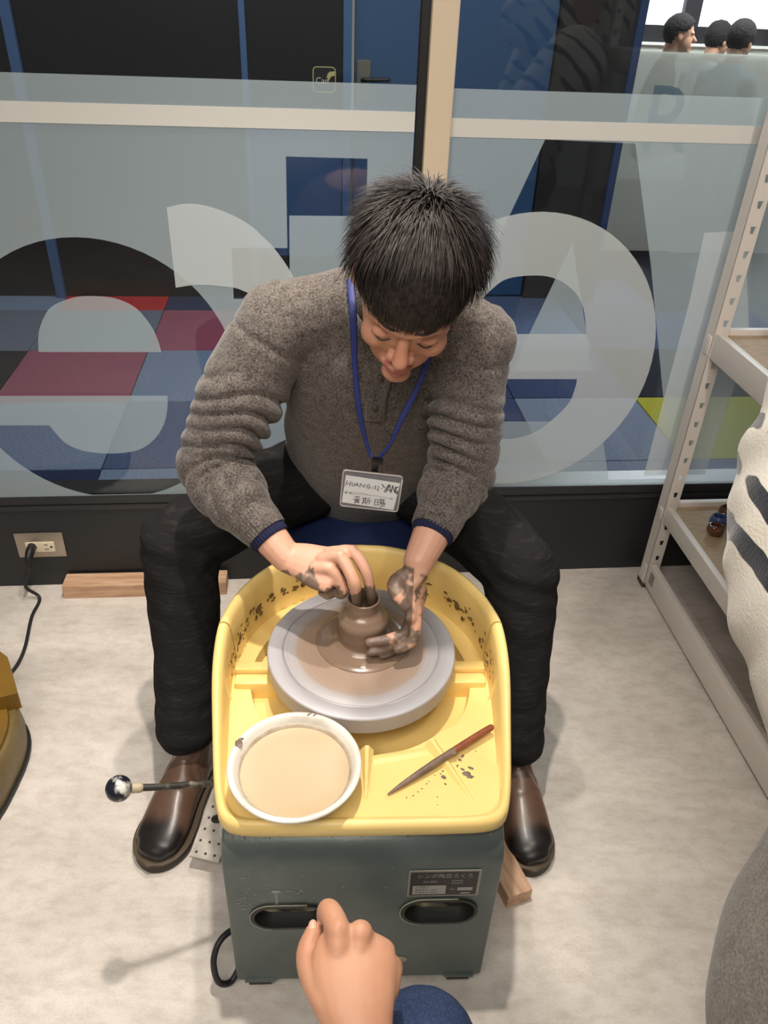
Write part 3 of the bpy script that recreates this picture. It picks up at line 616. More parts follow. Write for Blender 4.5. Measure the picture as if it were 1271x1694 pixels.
# ---- basin of slip, stick, and the pot being thrown
bw = thing('water_basin', (-0.112, 0.728, ZS), 'round white enamel basin of cloudy slip water on the yellow tray', 'basin')
enamel = mat('enamel_white', rgb(228, 224, 214), 0.35, c2=rgb(176, 168, 156), scale=14, detail=7, lo=0.5, hi=0.78)
obj('bowl', lathe([(0.0005, 0.001), (0.054, 0.0), (0.059, 0.002), (0.063, 0.006), (0.0870, 0.0445), (0.0905, 0.0475), (0.0950, 0.0480), (0.0962, 0.0505), (0.0952, 0.0530), (0.0910, 0.0538), (0.0872, 0.0515), (0.0850, 0.0465), (0.0605, 0.008), (0.055, 0.004), (0.0005, 0.004)], 72), enamel, bw, local=True, auto=60)
obj('slip', lathe([(0.0005, 0.0370), (0.055, 0.0370), (0.077, 0.0371), (0.0788, 0.0374), (0.0775, 0.035), (0.0005, 0.035)], 64), mat('slip_water', rgb(198, 177, 146), 0.22, spec=0.4, c2=rgb(188, 165, 132), scale=9, detail=0), bw, local=True)
obj('tide_mark', lathe([(0.0787, 0.0376), (0.0802, 0.0402), (0.0818, 0.0428), (0.0823, 0.0428), (0.0808, 0.0402), (0.0793, 0.0374)], 64), mat('tide_grey', rgb(172, 156, 134), 0.5, c2=rgb(206, 196, 180), scale=30), bw, local=True)
tag(obj('clay_smears', join(flat_blobs([(-0.086, 0.030, 1.5), (-0.0835, 0.037, 1.0)], 0.0535, 0.0055, 2), flat_blobs([(0.012, 0.091, 0.9), (0.02, 0.0895, 0.7)], 0.0535, 0.005, 4)), mud, bw, local=True), kind='stuff')
st = thing('wooden_stick', (0.10, 0.775, ZS), 'reddish brown pointed clay stick caked with clay, lying on the yellow tray', 'tool')
A, B = V3(0.024, 0.719, 0.4205), V3(0.183, 0.840, 0.4335)
P = lambda t, dz=0.0: A + (B - A) * t + UP * dz
obj('shaft', tube([P(0.0), P(0.12), P(0.35, 0.001), P(0.6, 0.002), P(0.85, 0.001), P(1.0)], [0.0012, 0.003, 0.0046, 0.0054, 0.0056, 0.0052], 12), mat('red_wood', rgb(148, 82, 52), 0.5, c2=rgb(112, 58, 38), scale=30), st)
cl = fuse([tube([P(0.0), P(0.15, 0.001), P(0.4, 0.0015), P(0.62, 0.002)], [0.0016, 0.0042, 0.006, 0.0058], 10)] + [sphere(P(t) + V3(random.uniform(-.004, .004), random.uniform(-.004, .004), random.uniform(0, .003)), random.uniform(.003, .006), 8, 6) for t in (0.25, 0.33, 0.36, 0.4, 0.55, 0.6, 0.63, 0.66)], 0.0012, 1)
obj('clay_coat', cl[:2], mud, st)
po = thing('clay_pot', (-0.027, 0.994, 0.465), 'wet brown clay pot with a narrow neck being thrown on the wheel', 'pot')
potm = mat('throwing_clay', rgb(138, 116, 98), 0.22, c2=rgb(122, 100, 84), scale=8, bump=0.25, bscale=55, bdist=0.001, stretch=(0.05, 0.05, 6), spec=0.6)
prof = [(0.0005, 0.001), (0.052, 0.0005), (0.050, 0.003), (0.0435, 0.0065), (0.0415, 0.011), (0.0412, 0.017), (0.0418, 0.022), (0.0405, 0.0265), (0.0412, 0.030), (0.0415, 0.036), (0.0425, 0.042), (0.0428, 0.047), (0.0418, 0.0525), (0.0388, 0.0575), (0.0372, 0.0595), (0.0355, 0.0635), (0.0318, 0.0672), (0.0282, 0.070), (0.0263, 0.074), (0.0256, 0.080), (0.0258, 0.086), (0.0268, 0.0905), (0.0264, 0.0925), (0.0248, 0.093), (0.0236, 0.0905), (0.0230, 0.082), (0.024, 0.072), (0.030, 0.058), (0.030, 0.03), (0.0005, 0.022)]
obj('wall', lathe(prof, 72), potm, po, local=True)
obj('slip_skirt', lathe([(0.0005, 0.0004), (0.080, 0.0003), (0.0795, 0.0010), (0.066, 0.0013), (0.064, 0.0019), (0.058, 0.0017), (0.056, 0.0024), (0.05, 0.0024), (0.0005, 0.0024)], 72), potm, po, local=True)

# ================================================================== white rack on the right, stool, mustard machine
rack = thing('storage_rack', G(0.96, -0.08, 0), 'white slotted-angle storage rack with plywood shelves by the glass wall', 'rack', WA)
white = mat('white_enamel', rgb(226, 218, 210), 0.4)
hole = mat('slot_shadow', rgb(92, 94, 94), 0.7)
def rpost(u, n, su, sn, z1=2.1):
    """L-shaped slotted post with real keyhole slots in the leg facing the shelf side"""
    w, th = 0.036, 0.003
    a = gbox((min(u, u + su * th), min(n, n + sn * w), 0.012), (max(u, u + su * th), max(n, n + sn * w), z1))
    p = obj('post', a, white, rack, smooth=False)
    zs = np.arange(0.05, z1 - 0.03, 0.052); cu = [[(0, 0.012), (w, 0.012), (w, z1), (0, z1)]]
    for zc in zs: cu.append([(w * 0.42, zc + 0.008), (w * 0.76, zc + 0.008), (w * 0.70, zc - 0.008), (w * 0.48, zc - 0.008)])
    vv, ff = flat_fill(cu)
    nb_ = n + sn * w if sn < 0 else n
    top = WORG + WT * u + WN * nb_ + vv[:, :1] * WT * su + vv[:, 1:2] * UP; bot = top + WN * th
    k = len(top); obj('slotted_leg', (np.vstack([top, bot]), ff + [[i + k for i in q][::-1] for q in ff]), white, p, smooth=False)
    obj('foot', gbox((min(u, u + su * w) - 0.002, min(n, n + sn * w) - 0.002, 0.0), (max(u, u + su * w) + 0.002, max(n, n + sn * w) + 0.002, 0.014), 0.002), mat('foot_grey', rgb(70, 68, 66), 0.5), p, smooth=False)
    return p
RN0, RN1, RU0, RU1 = -0.055, -0.96, 0.943, 2.16
for u, su in ((RU0, 1), (RU1, -1)):
    for n_, sn in ((RN0, -1), (RN1, 1)): rpost(u, n_ if sn < 0 else n_, su, sn)
ply = mat('plywood', rgb(188, 164, 134), 0.6, c2=rgb(170, 146, 116), scale=30, detail=5, stretch=(1, 6, 1))
for i, (z0, z1) in enumerate(((0.012, 0.085), (0.228, 0.275), (0.695, 0.757), (1.20, 1.26))):
    for u in (RU0 + 0.004, RU1 - 0.022):
        bm_ = obj('beam', gbox((u, RN1 + 0.04, z0), (u + 0.018, RN0 - 0.040, z1), 0.002), white, rack, auto=30)
        for nn_ in (RN0 - 0.036, RN1 + 0.014): obj('hook', gbox((u - 0.0075, nn_, z0 + 0.006), (u + 0.001, nn_ + 0.022, z1 - 0.012), 0.003), white, bm_, auto=30)
        if i == 0: obj('label_window', gbox((u - 0.0006, RN0 - 0.080, z0 + 0.022), (u + 0.001, RN0 - 0.054, z1 - 0.014)), mat('label_grey', rgb(150, 146, 142), 0.4, 0.3), bm_, smooth=False)
    if i:
        for n_ in (RN0 - 0.022, RN1 + 0.004): obj('beam', gbox((RU0 + 0.02, n_, z0), (RU1 - 0.02, n_ + 0.018, z1), 0.002), white, rack, auto=30)
        obj('shelf_board', gbox((RU0 + 0.0225, RN1 + 0.0225, z1 - 0.022), (RU1 - 0.0225, RN0 - 0.0225, z1 - 0.012), 0.001), ply, rack, smooth=False)
glz = {'amber': mat('glaze_amber', rgb(112, 68, 48), 0.12, c2=rgb(64, 40, 34), scale=30, coat=0.6), 'blue': mat('glaze_blue', rgb(70, 92, 146), 0.12, c2=rgb(40, 52, 92), scale=40, coat=0.6), 'umber': mat('glaze_umber', rgb(92, 72, 62), 0.18, c2=rgb(58, 44, 40), scale=30, coat=0.5)}
for k, (x, y, r, g, lb) in enumerate(((0.862, 1.690, 0.022, 'blue', 'small blue glazed pinch pot on the lower rack shelf'), (0.842, 1.650, 0.021, 'amber', 'small amber glazed pinch pot at the front of the cluster on the lower rack shelf'),
        (0.900, 1.735, 0.021, 'amber', 'small brown glazed pinch pot with a nub, behind the blue one'), (0.90, 1.640, 0.026, 'umber', 'dark brown glazed lump nearest the striped sleeve'), (0.935, 1.70, 0.022, 'umber', 'dark brown glazed pot between the rear pots and the striped sleeve'))):
    t = thing('glazed_pot', (x, y, 0.2635), lb, 'pot', group='glazed pots on the lower rack shelf')
    vf = lathe([(0.0005, 0.0), (r * 0.6, 0.0), (r * 0.95, r * 0.4), (r, r * 0.8), (r * 0.85, r * 1.25), (r * 0.7, r * 1.4), (r * 0.62, r * 1.35), (r * 0.7, r * 0.9), (r * 0.4, r * 0.5), (0.0005, r * 0.45)], 24)
    vv = np.array(vf[0]); vv *= (1 + 0.14 * nz(vv, 60, k * 3.1))[:, None] * V3(1, 1, 1); vv[:, 2] -= vv[:, 2].min()
    obj('bowl', (vv, vf[1]), glz[g], t, local=True)
    obj('nub', sphere((r * 0.7, 0, r * 1.25), (0.006, 0.005, 0.007), 10, 7), glz[g], t, local=True)

stl = thing('stool', (-0.045, 1.44, 0), 'round navy blue padded stool under the seated potter', 'stool')
navyv = mat('navy_vinyl', rgb(34, 46, 86), 0.5)
obj('seat', lathe([(0.0005, 0.395), (0.165, 0.395), (0.178, 0.402), (0.183, 0.415), (0.178, 0.428), (0.165, 0.434), (0.0005, 0.436)], 48), navyv, stl, local=True)
for i in range(4):
    a = math.pi / 4 + i * math.pi / 2; obj('leg', tube([(0.13 * math.cos(a), 0.13 * math.sin(a), 0.398), (0.165 * math.cos(a), 0.165 * math.sin(a), 0.012)], 0.011, 12, n=4), gripb, stl, local=True)
obj('footring', tube([(0.15 * math.cos(a), 0.15 * math.sin(a), 0.16) for a in np.linspace(0, 2 * math.pi, 25)], 0.007, 8, n=60), gripb, stl, local=True)

must = mat('mustard_paint', rgb(122, 90, 26), 0.4, c2=rgb(108, 80, 24), scale=8)  # paint darkened to stand in for the dim light on this machine
mustg = mat('mustard_worn', rgb(100, 82, 44), 0.5, c2=rgb(118, 102, 66), scale=14)  # greyer side, darkened for the weak light as well
mm = thing('mustard_machine', (-0.972, 1.0, 0), 'mustard yellow rounded machine base cut off at the left edge', 'machine')
def sup(rx, ry, z, p=3.2, n=56): 
    a = np.linspace(0, 2 * math.pi, n, endpoint=False); c, s = np.cos(a), np.sin(a)
    return np.c_[np.sign(c) * np.abs(c) ** (2 / p) * rx, np.sign(s) * np.abs(s) ** (2 / p) * ry, np.full(n, z)]
obj('skirt', rings_to_mesh([sup(0.240, 0.21, 0.012, 2.8), sup(0.244, 0.213, 0.05, 2.8), sup(0.24, 0.21, 0.094, 2.8), sup(0.234, 0.204, 0.10, 2.8)]), mustg, mm, local=True, auto=40)
obj('lid', rings_to_mesh([sup(0.228, 0.198, 0.10, 2.5), sup(0.226, 0.196, 0.107, 2.5), sup(0.19, 0.16, 0.111, 2.5), sup(0.02, 0.02, 0.113, 2.5)]), must, mm, local=True, auto=40)
obj('motor_housing', extrude_poly([(0.160, 0.232), (0.224, 0.130), (0.16, 0.10), (-0.1, 0.09), (-0.1, 0.26), (0.12, 0.26)], X3, Y3, Z3, (0, 0, 0.098), 0.044), must, mm, local=True, auto=35)
obj('foot_rim', rings_to_mesh([sup(0.236, 0.206, 0.0, 2.8), sup(0.246, 0.216, 0.004, 2.8), sup(0.246, 0.216, 0.012, 2.8)]), gripb, mm, local=True, auto=40)
# ================================================================== the potter
from mathutils.bvhtree import BVHTree
PR = thing('person', (-0.03, 1.30, 0), 'seated potter in a grey wool sweater leaning over the wheel with muddy hands', 'person')
HC = V3(0.026, 1.075, 1.058); hp = math.radians(35)
HF = V3(-0.09, -math.cos(hp), -math.sin(hp)); HF /= np.linalg.norm(HF)
HU = V3(0.10, -math.sin(hp), math.cos(hp)); HU -= HU.dot(HF) * HF; HU /= np.linalg.norm(HU)
HX = np.cross(HF, HU)
def hd(vf): v = np.asarray(vf[0], float); return HC + v[:, :1] * HX + v[:, 1:2] * HF + v[:, 2:3] * HU, vf[1]
def hp_(x, y, z): return HC + x * HX + y * HF + z * HU
RX = lambda a: Matrix.Rotation(math.radians(a), 3, 'X')
head = [sphere((0, -0.008, 0.022), (0.0745, 0.093, 0.084)), sphere((0, 0.030, -0.025), (0.064, 0.060, 0.085)), sphere((0, 0.040, -0.075), (0.050, 0.048, 0.044)),
        sphere((0, 0.078, -0.106), (0.022, 0.018, 0.016)), tube([(-0.048, 0.068, 0.010), (-0.022, 0.085, 0.013), (0, 0.088, 0.008), (0.022, 0.085, 0.013), (0.048, 0.068, 0.010)], 0.0085, 10),
        tube([(0, 0.085, 0.0), (0, 0.096, -0.022), (0, 0.105, -0.039)], [0.0075, 0.0092, 0.0118], 12), sphere((0.0125, 0.094, -0.0445), 0.0085), sphere((-0.0125, 0.094, -0.0445), 0.0085),
        tube([(-0.025, 0.082, -0.073), (-0.008, 0.097, -0.069), (0, 0.0965, -0.0705), (0.008, 0.097, -0.069), (0.025, 0.082, -0.073)], [0.003, 0.006, 0.0055, 0.006, 0.003], 10),
        tube([(-0.021, 0.082, -0.0815), (0, 0.0955, -0.0835), (0.021, 0.082, -0.0815)], [0.003, 0.0072, 0.003], 10)]
for s in (-1, 1):
    head += [sphere((s * 0.037, 0.062, -0.036), (0.024, 0.024, 0.024)), sphere((s * 0.031, 0.0765, -0.011), (0.0155, 0.0115, 0.0095)),
             sphere((s * 0.0785, -0.010, -0.012), (0.007, 0.019, 0.030), M=Matrix.Rotation(s * 0.35, 3, 'Z')), tube([(s * 0.080, -0.02, 0.012), (s * 0.087, -0.024, -0.008), (s * 0.082, -0.012, -0.036)], 0.0042, 8)]
head = [hd(p) for p in head]
neck = tube([hp_(0, -0.02, -0.03), hp_(0, -0.035, -0.07), (0.0, 1.20, 0.985), (-0.012, 1.235, 0.93)], [0.052, 0.053, 0.058, 0.07], 18)
SHL, ELL, WRL = V3(-0.185, 1.225, 0.935), V3(-0.305, 1.150, 0.715), V3(-0.158, 1.034, 0.603)
SHR, ELR, WRR = V3(0.136, 1.215, 0.925), V3(0.130, 1.165, 0.705), V3(0.060, 1.016, 0.622)
chest = [sphere((-0.015, 1.27, 0.86), (0.14, 0.085, 0.13)), tube([SHL, (-0.012, 1.235, 0.955), SHR], 0.05, 14)]
def arm(a, b, c): return [tube([a, (a + b) / 2, b], [0.046, 0.042, 0.036], 14), tube([b, b * 0.62 + c * 0.38, b * 0.25 + c * 0.75, c], [0.037, 0.0385, 0.031, 0.0255], 16)]
arms = arm(SHL, ELL, WRL) + arm(SHR, ELR, WRR)
# right hand: back of the hand up, index and middle dipping into the pot, ring and little curled
rh = [tube([WRL, (-0.128, 1.022, 0.606), (-0.098, 1.008, 0.606), (-0.078, 1.001, 0.606)], [(0.026, 0.021), (0.033, 0.018), (0.040, 0.0165), (0.040, 0.014)], 16, up=(0.35, -0.55, 0.75)),
      tube([(-0.085, 1.020, 0.624), (-0.049, 1.014, 0.636), (-0.026, 0.995, 0.614), (-0.0165, 0.990, 0.578), (-0.0145, 0.995, 0.549)], [0.0125, 0.0105, 0.0098, 0.0088, 0.0075], 12),
      tube([(-0.095, 1.008, 0.622), (-0.067, 1.000, 0.634), (-0.043, 0.975, 0.606), (-0.0395, 0.979, 0.575), (-0.038, 0.986, 0.549)], [0.0125, 0.0108, 0.0102, 0.0092, 0.0078], 12),
      tube([(-0.105, 0.998, 0.612), (-0.081, 0.991, 0.615), (-0.062, 0.984, 0.585), (-0.064, 0.985, 0.571), (-0.075, 0.990, 0.572)], [0.0125, 0.0106, 0.0102, 0.0092, 0.0078], 12),
      tube([(-0.118, 0.999, 0.602), (-0.101, 0.994, 0.597), (-0.083, 0.985, 0.577), (-0.086, 0.987, 0.566), (-0.096, 0.991, 0.568)], [0.0122, 0.0098, 0.0092, 0.0085, 0.0072], 12),
      tube([(-0.138, 1.038, 0.594), (-0.110, 1.046, 0.585), (-0.075, 1.043, 0.578), (-0.045, 1.022, 0.570)], [0.017, 0.0145, 0.0115, 0.009], 12),
      sphere((-0.120, 1.030, 0.592), (0.028, 0.022, 0.017)), sphere((-0.067, 1.0005, 0.6365), 0.0105), sphere((-0.049, 1.0145, 0.638), 0.010), sphere((-0.082, 0.992, 0.6165), 0.0105), sphere((-0.101, 0.9945, 0.5985), 0.0098)]
# left hand: hangs from the wrist, cups the pot, fingers wrapped round its near side
lh = [tube([WRR, (0.054, 1.004, 0.592), (0.056, 0.985, 0.565), (0.056, 0.966, 0.543)], [(0.023, 0.025), (0.019, 0.030), (0.0145, 0.034), (0.0125, 0.033)], 16, up=(0.05, 0.75, 0.65)),
      tube([(0.057, 0.968, 0.560), (0.059, 0.955, 0.541), (0.056, 0.944, 0.518), (0.043, 0.938, 0.507), (0.031, 0.933, 0.503)], [0.0115, 0.0105, 0.0098, 0.0088, 0.0075], 12),
      tube([(0.055, 0.975, 0.548), (0.052, 0.966, 0.530), (0.041, 0.957, 0.516), (0.013, 0.949, 0.508), (-0.015, 0.944, 0.505)], [0.0115, 0.0108, 0.0102, 0.0092, 0.0078], 12),
      tube([(0.055, 0.985, 0.536), (0.049, 0.977, 0.516), (0.035, 0.960, 0.500), (0.010, 0.947, 0.490), (-0.013, 0.941, 0.487)], [0.0112, 0.0105, 0.0098, 0.0088, 0.0076], 12),
      tube([(0.056, 0.995, 0.528), (0.048, 0.985, 0.506), (0.036, 0.966, 0.487), (0.021, 0.951, 0.4805), (0.007, 0.943, 0.479)], [0.0108, 0.0095, 0.0088, 0.0080, 0.0070], 12),
      tube([(0.043, 1.002, 0.600), (0.026, 0.985, 0.596), (0.028, 0.966, 0.590), (0.0405, 0.956, 0.576)], [0.0165, 0.0165, 0.0125, 0.0098], 12), sphere((0.036, 0.995, 0.592), (0.020, 0.021, 0.024))]
bco, bfs, bed = fuse(head + [neck] + chest + arms + rh + lh, 0.0021, 2, 0.5)
# skin colours and clay on the hands
loc = np.c_[(bco - HC) @ HX, (bco - HC) @ HF, (bco - HC) @ HU]
skin = np.tile(np.array(rgb(206, 158, 134)[:3]), (len(bco), 1))
face = (np.linalg.norm(loc, axis=1) < 0.16); face_shade = np.array(rgb(194, 140, 114)[:3]); skin[face] = face_shade  # face toned darker than the other skin, painting in its shade
lip = face & (np.abs(loc[:, 0]) < 0.021) & (loc[:, 1] > 0.087) & (loc[:, 2] < -0.0655) & (loc[:, 2] > -0.089); skin[lip] = rgb(182, 108, 98)[:3]
nose = face & (np.abs(loc[:, 0]) < 0.02) & (loc[:, 1] > 0.098) & (loc[:, 2] > -0.06); skin[nose] = rgb(196, 136, 110)[:3]
n1 = nz(bco, 55, 1.3) + 0.5 * nz(bco, 160, 4.1); n2 = nz(bco, 42, 7.7) + 0.4 * nz(bco, 140, 2.2)
def near(c, r): return np.linalg.norm(bco - V3(*c), axis=1) / r
mudr = np.minimum.reduce([near((-0.030, 0.985, 0.562), 0.034), near((-0.080, 0.976, 0.566), 0.030), near((-0.118, 0.985, 0.588), 0.026), near((-0.150, 1.012, 0.590), 0.014), near((-0.045, 1.03, 0.575), 0.05)])
hand_l = np.minimum(near((0.046, 0.978, 0.562), 0.066), near((0.005, 0.948, 0.497), 0.050))
mudl = np.where(bco[:, 0] < 0.052, 0.55, 1.05) + 0.9 * np.clip(hand_l - 0.95, 0, 9) * 3
mm_ = np.maximum(sstep(1.0, 0.90, mudr + 0.45 * n1), sstep(1.02, 0.94, hand_l) * sstep(1.0, 0.82, mudl + 0.75 * n2))[:, None]
mcol = np.array(rgb(112, 92, 80)[:3]); dry = np.array(rgb(190, 168, 150)[:3])
mtone = mcol * (1 + 0.22 * np.clip(n2, -1, 1))[:, None] + (dry - mcol) * (0.30 * sstep(0.25, 0.7, n1 + 0.6 * nz(bco, 23, 8.8)))[:, None]
skin = skin * (1 - mm_) + mtone * mm_
skin = skin * (1 + 0.05 * nz(bco, 90, 3.3))[:, None]
body = obj('body', (bco, bfs), mat('skin', (1, 1, 1, 1), 0.48, attr='Col', sub=0.08, bump=0.12, bscale=500, bdist=0.0005), PR)
paint(body, skin)

# ---- hair: scalp cap plus locks flowing away from the crown
WD = V3(0.0, -0.56, 0.82); WD /= np.linalg.norm(WD)
SKC, SKR = V3(0, -0.008, 0.022), V3(0.076, 0.0945, 0.0855)
def in_hair(d):
    az = math.degrees(math.atan2(abs(d[0]), d[1]))
    lim = np.interp(az, [0, 35, 55, 75, 100, 130, 180], [0.46, 0.44, 0.30, -0.10, -0.22, -0.50, -0.62]); return d[2] > lim
def skull(d, off=0.0): return SKC + d * (SKR + off)
cv, cf_ = sphere((0, 0, 0), 1.0, 48, 32)
keep = [in_hair(d) for d in cv]; cf2 = [q for q in cf_ if all(keep[i] for i in q)]
hair_m = mat('hair_black', rgb(50, 42, 39), 0.5, spec=0.25, c2=rgb(28, 24, 23), scale=150)
hr = obj('hair', hd((np.array([skull(d, 0.0035) for d in cv]), cf2)), hair_m, PR)
def locks(count, seed, width, sp=1.0):
    rg = np.random.RandomState(seed); V_, F_ = [], []
    made = 0
    while made < count:
        d = rg.normal(size=3); d /= np.linalg.norm(d)
        if not in_hair(d): continue
        ang = math.acos(np.clip(d.dot(WD), -1, 1)); ax = np.cross(WD, d)
        if np.linalg.norm(ax) < 0.03: continue
        ax /= np.linalg.norm(ax)
        ax = ax + rg.normal(size=3) * (0.10 + 0.5 * max(0, 0.7 - ang)); ax -= ax.dot(d) * d; ax /= np.linalg.norm(ax)
        frontness = max(0.0, d[1])
        crown = max(0.0, 0.85 - ang) / 0.85
        L = rg.uniform(0.036, 0.052) * (1 + 0.08 * frontness) * (0.8 if abs(d[0]) > 0.75 else 1.0)
        lift = rg.uniform(0.003, 0.010) + crown * rg.uniform(0.005, 0.016) + (0.010 * rg.rand() if d[2] > 0.3 and d[1] < 0.35 else 0)
        if d[1] < -0.4: lift += rg.uniform(0, 0.012)
        if abs(d[0]) > 0.3 and d[2] > 0.42 and d[1] < 0.25: lift += rg.uniform(0.002, 0.019)
        tight = 1.0
        if abs(d[0]) > 0.55 and d[2] < 0.40: L *= 0.75; lift *= 0.25; tight = 0.45
        n_ = 6; pts = []; nrm = []
        for k in range(n_):
            s = k / (n_ - 1); a = s * L / 0.088 * (1 - 0.35 * crown)
            q = d * math.cos(a) + np.cross(ax, d) * math.sin(a) + ax * ax.dot(d) * (1 - math.cos(a)); q /= np.linalg.norm(q)
            base = (0.003 + 0.005 * math.sin(math.pi * min(1, 0.25 + s * 0.75))) * tight + lift * s ** 0.9
            pts.append(skull(q, base)); nrm.append(q / SKR / np.linalg.norm(q / SKR))
        pts = np.array(pts); w0 = width * rg.uniform(0.7, 1.3); b0 = len(V_)
        for k in range(n_):
            t = pts[min(k + 1, n_ - 1)] - pts[max(k - 1, 0)]; t /= np.linalg.norm(t) + 1e-9
            sd = np.cross(t, nrm[k]); sd /= np.linalg.norm(sd) + 1e-9; w = w0 * (1 - (k / (n_ - 1)) ** 2 * 0.92)
            V_.append(pts[k] + sd * w); V_.append(pts[k] - sd * w); V_.append(pts[k] + nrm[k] * w * 0.5)
        for k in range(n_ - 1):
            a = b0 + 3 * k; F_ += [[a, a + 2, a + 5, a + 3], [a + 2, a + 1, a + 4, a + 5]]
        made += 1
    return np.array(V_), F_
tag(obj('hair_locks', hd(locks(11000, 5, 0.0011)), hair_m, PR), kind='stuff')
browm = mat('brow', rgb(44, 34, 30), 0.6)
for s in (-1, 1):
    obj('eyebrow', hd(tube([(s * 0.012, 0.0925, 0.0135), (s * 0.028, 0.090, 0.0175), (s * 0.046, 0.074, 0.014)], [(0.0018, 0.0035), (0.0018, 0.0034), (0.001, 0.0015)], 8, up=(0, 0.2, 1))), browm, PR)
    obj('eyelash', hd(tube([(s * 0.017, 0.0855, -0.0145), (s * 0.031, 0.0885, -0.0175), (s * 0.045, 0.0795, -0.0135)], [0.0007, 0.0013, 0.0007], 6)), browm, PR)

# ---- sweater
def sleeve_path(a, b, c, end): return [a, a * 0.5 + b * 0.5 + V3(0, 0.0, 0.004), b * 0.9 + a * 0.1, b * 0.86 + c * 0.14 + V3(0, 0.004, -0.006), b * 0.62 + c * 0.38, b * (1 - end) + c * end]
pl = sleeve_path(SHL, ELL, WRL, 0.66); prr = sleeve_path(SHR, ELR, WRR, 0.58)
torso = tube([(-0.04, 1.50, 0.49), (-0.04, 1.45, 0.57), (-0.035, 1.375, 0.685), (-0.026, 1.305, 0.80), (-0.018, 1.255, 0.89), (-0.012, 1.225, 0.945)],
             [(0.165, 0.125), (0.172, 0.132), (0.168, 0.128), (0.166, 0.118), (0.158, 0.098), (0.12, 0.07)], 30, up=(0, 0.82, 0.57), n=40)
yoke = tube([SHL + V3(0.0, 0.0, -0.002), (-0.10, 1.222, 0.962), (-0.010, 1.215, 0.985), (0.085, 1.215, 0.955), SHR + V3(0, 0, -0.002)], [0.064, 0.060, 0.060, 0.060, 0.064], 20)
sl = tube(pl, [0.067, 0.064, 0.058, 0.056, 0.052, 0.0395], 22, n=46); sr = tube(prr, [0.067, 0.062, 0.057, 0.055, 0.051, 0.041], 22, n=46)
sco, sfs, sed = fuse([torso, yoke, sl, sr], 0.0042, 5, 0.5)
sn = normals(sco, sfs)
def folds(path, s0, seed, amp, side):
    S, D_, O_, T_ = polyline_param(sco, spline(path, 30)); Lt = S.max()
    ref = V3(0.2, -0.9, 0.3); b = ref - (T_ @ ref)[:, None] * T_; b /= np.linalg.norm(b, axis=1)[:, None]; a = np.cross(b, T_)
    th = np.arctan2((O_ * a).sum(1), (O_ * b).sum(1))
    env = sstep(s0, s0 + 0.06, S) * (1 - sstep(Lt - 0.045, Lt - 0.015, S)) * (D_ < 0.085) * (1 - sstep(0.07, 0.085, D_))
    ph = S / 0.034 + 0.55 * np.sin(th + seed) + 0.22 * np.sin(2 * th + 1.7 * seed) + 0.9 * nz(sco, 10, seed)
    w = np.abs(np.sin(math.pi * ph)); r_ = 1 - (1 - w) ** 1.6 * 1.55
    m_ = 0.55 + 0.65 * np.clip(nz(sco, 14, seed + 5) + 0.5, 0, 1)
    wth = 0.38 + 0.62 * np.clip(np.cos(th - side * 0.9), 0, 1)
    seam = -0.0045 * np.exp(-((S - 0.030 - 0.006 * np.cos(th)) / 0.0055) ** 2) * (D_ < 0.085)
    return amp * env * r_ * m_ * wth + seam
disp = folds(pl, 0.07, 0.6, 0.0108, 1) + folds(prr, 0.06, 2.1, 0.0108, -1)
disp += 0.004 * nz(sco, 11, 9.0) * 1.0
ch = ((sco[:, 2] > 0.6) & (sco[:, 2] < 0.97))
disp += 0.0045 * np.sin(26 * (sco[:, 0] + 0.6 * (sco[:, 2] - 0.8)) + 4 * nz(sco, 5, 2)) * sstep(0.10, 0.15, np.abs(sco[:, 0] + 0.015)) * ch
sco = lapl(sco + sn * disp[:, None], sed, 1, 0.5)
def wool_material(name, a, b):
    mt = bpy.data.materials.new(name); mt.use_nodes = True; nt = mt.node_tree; N = nt.nodes; Lk = nt.links; bs = N['Principled BSDF']
    tc = N.new('ShaderNodeTexCoord')
    def nn(sc, det): t = N.new('ShaderNodeTexNoise'); t.inputs['Scale'].default_value = sc; t.inputs['Detail'].default_value = det; Lk.new(tc.outputs['Object'], t.inputs['Vector']); return t
    n1_, n2_ = nn(330, 4), nn(60, 3)
    mx = N.new('ShaderNodeMix'); mx.data_type = 'FLOAT'; mx.inputs[0].default_value = 0.25; Lk.new(n1_.outputs['Fac'], mx.inputs[2]); Lk.new(n2_.outputs['Fac'], mx.inputs[3])
    r = N.new('ShaderNodeValToRGB'); r.color_ramp.elements[0].position = 0.36; r.color_ramp.elements[1].position = 0.64; r.color_ramp.elements[0].color = a; r.color_ramp.elements[1].color = b
    Lk.new(mx.outputs[0], r.inputs[0]); Lk.new(r.outputs[0], bs.inputs['Base Color']); bs.inputs['Roughness'].default_value = 0.95; bs.inputs['Specular IOR Level'].default_value = 0.1
    bs.inputs['Sheen Weight'].default_value = 0.25
    bp = N.new('ShaderNodeBump'); bp.inputs['Strength'].default_value = 0.5; bp.inputs['Distance'].default_value = 0.0015; Lk.new(n1_.outputs['Fac'], bp.inputs['Height']); Lk.new(bp.outputs[0], bs.inputs['Normal'])
    return mt
wool = wool_material('grey_wool', rgb(58, 53, 51), rgb(120, 112, 106))
sweater = obj('sweater', (sco, sfs), wool, PR)
navyk = mat('navy_knit', rgb(38, 40, 66), 0.9, spec=0.1, bump=0.4, bscale=400)
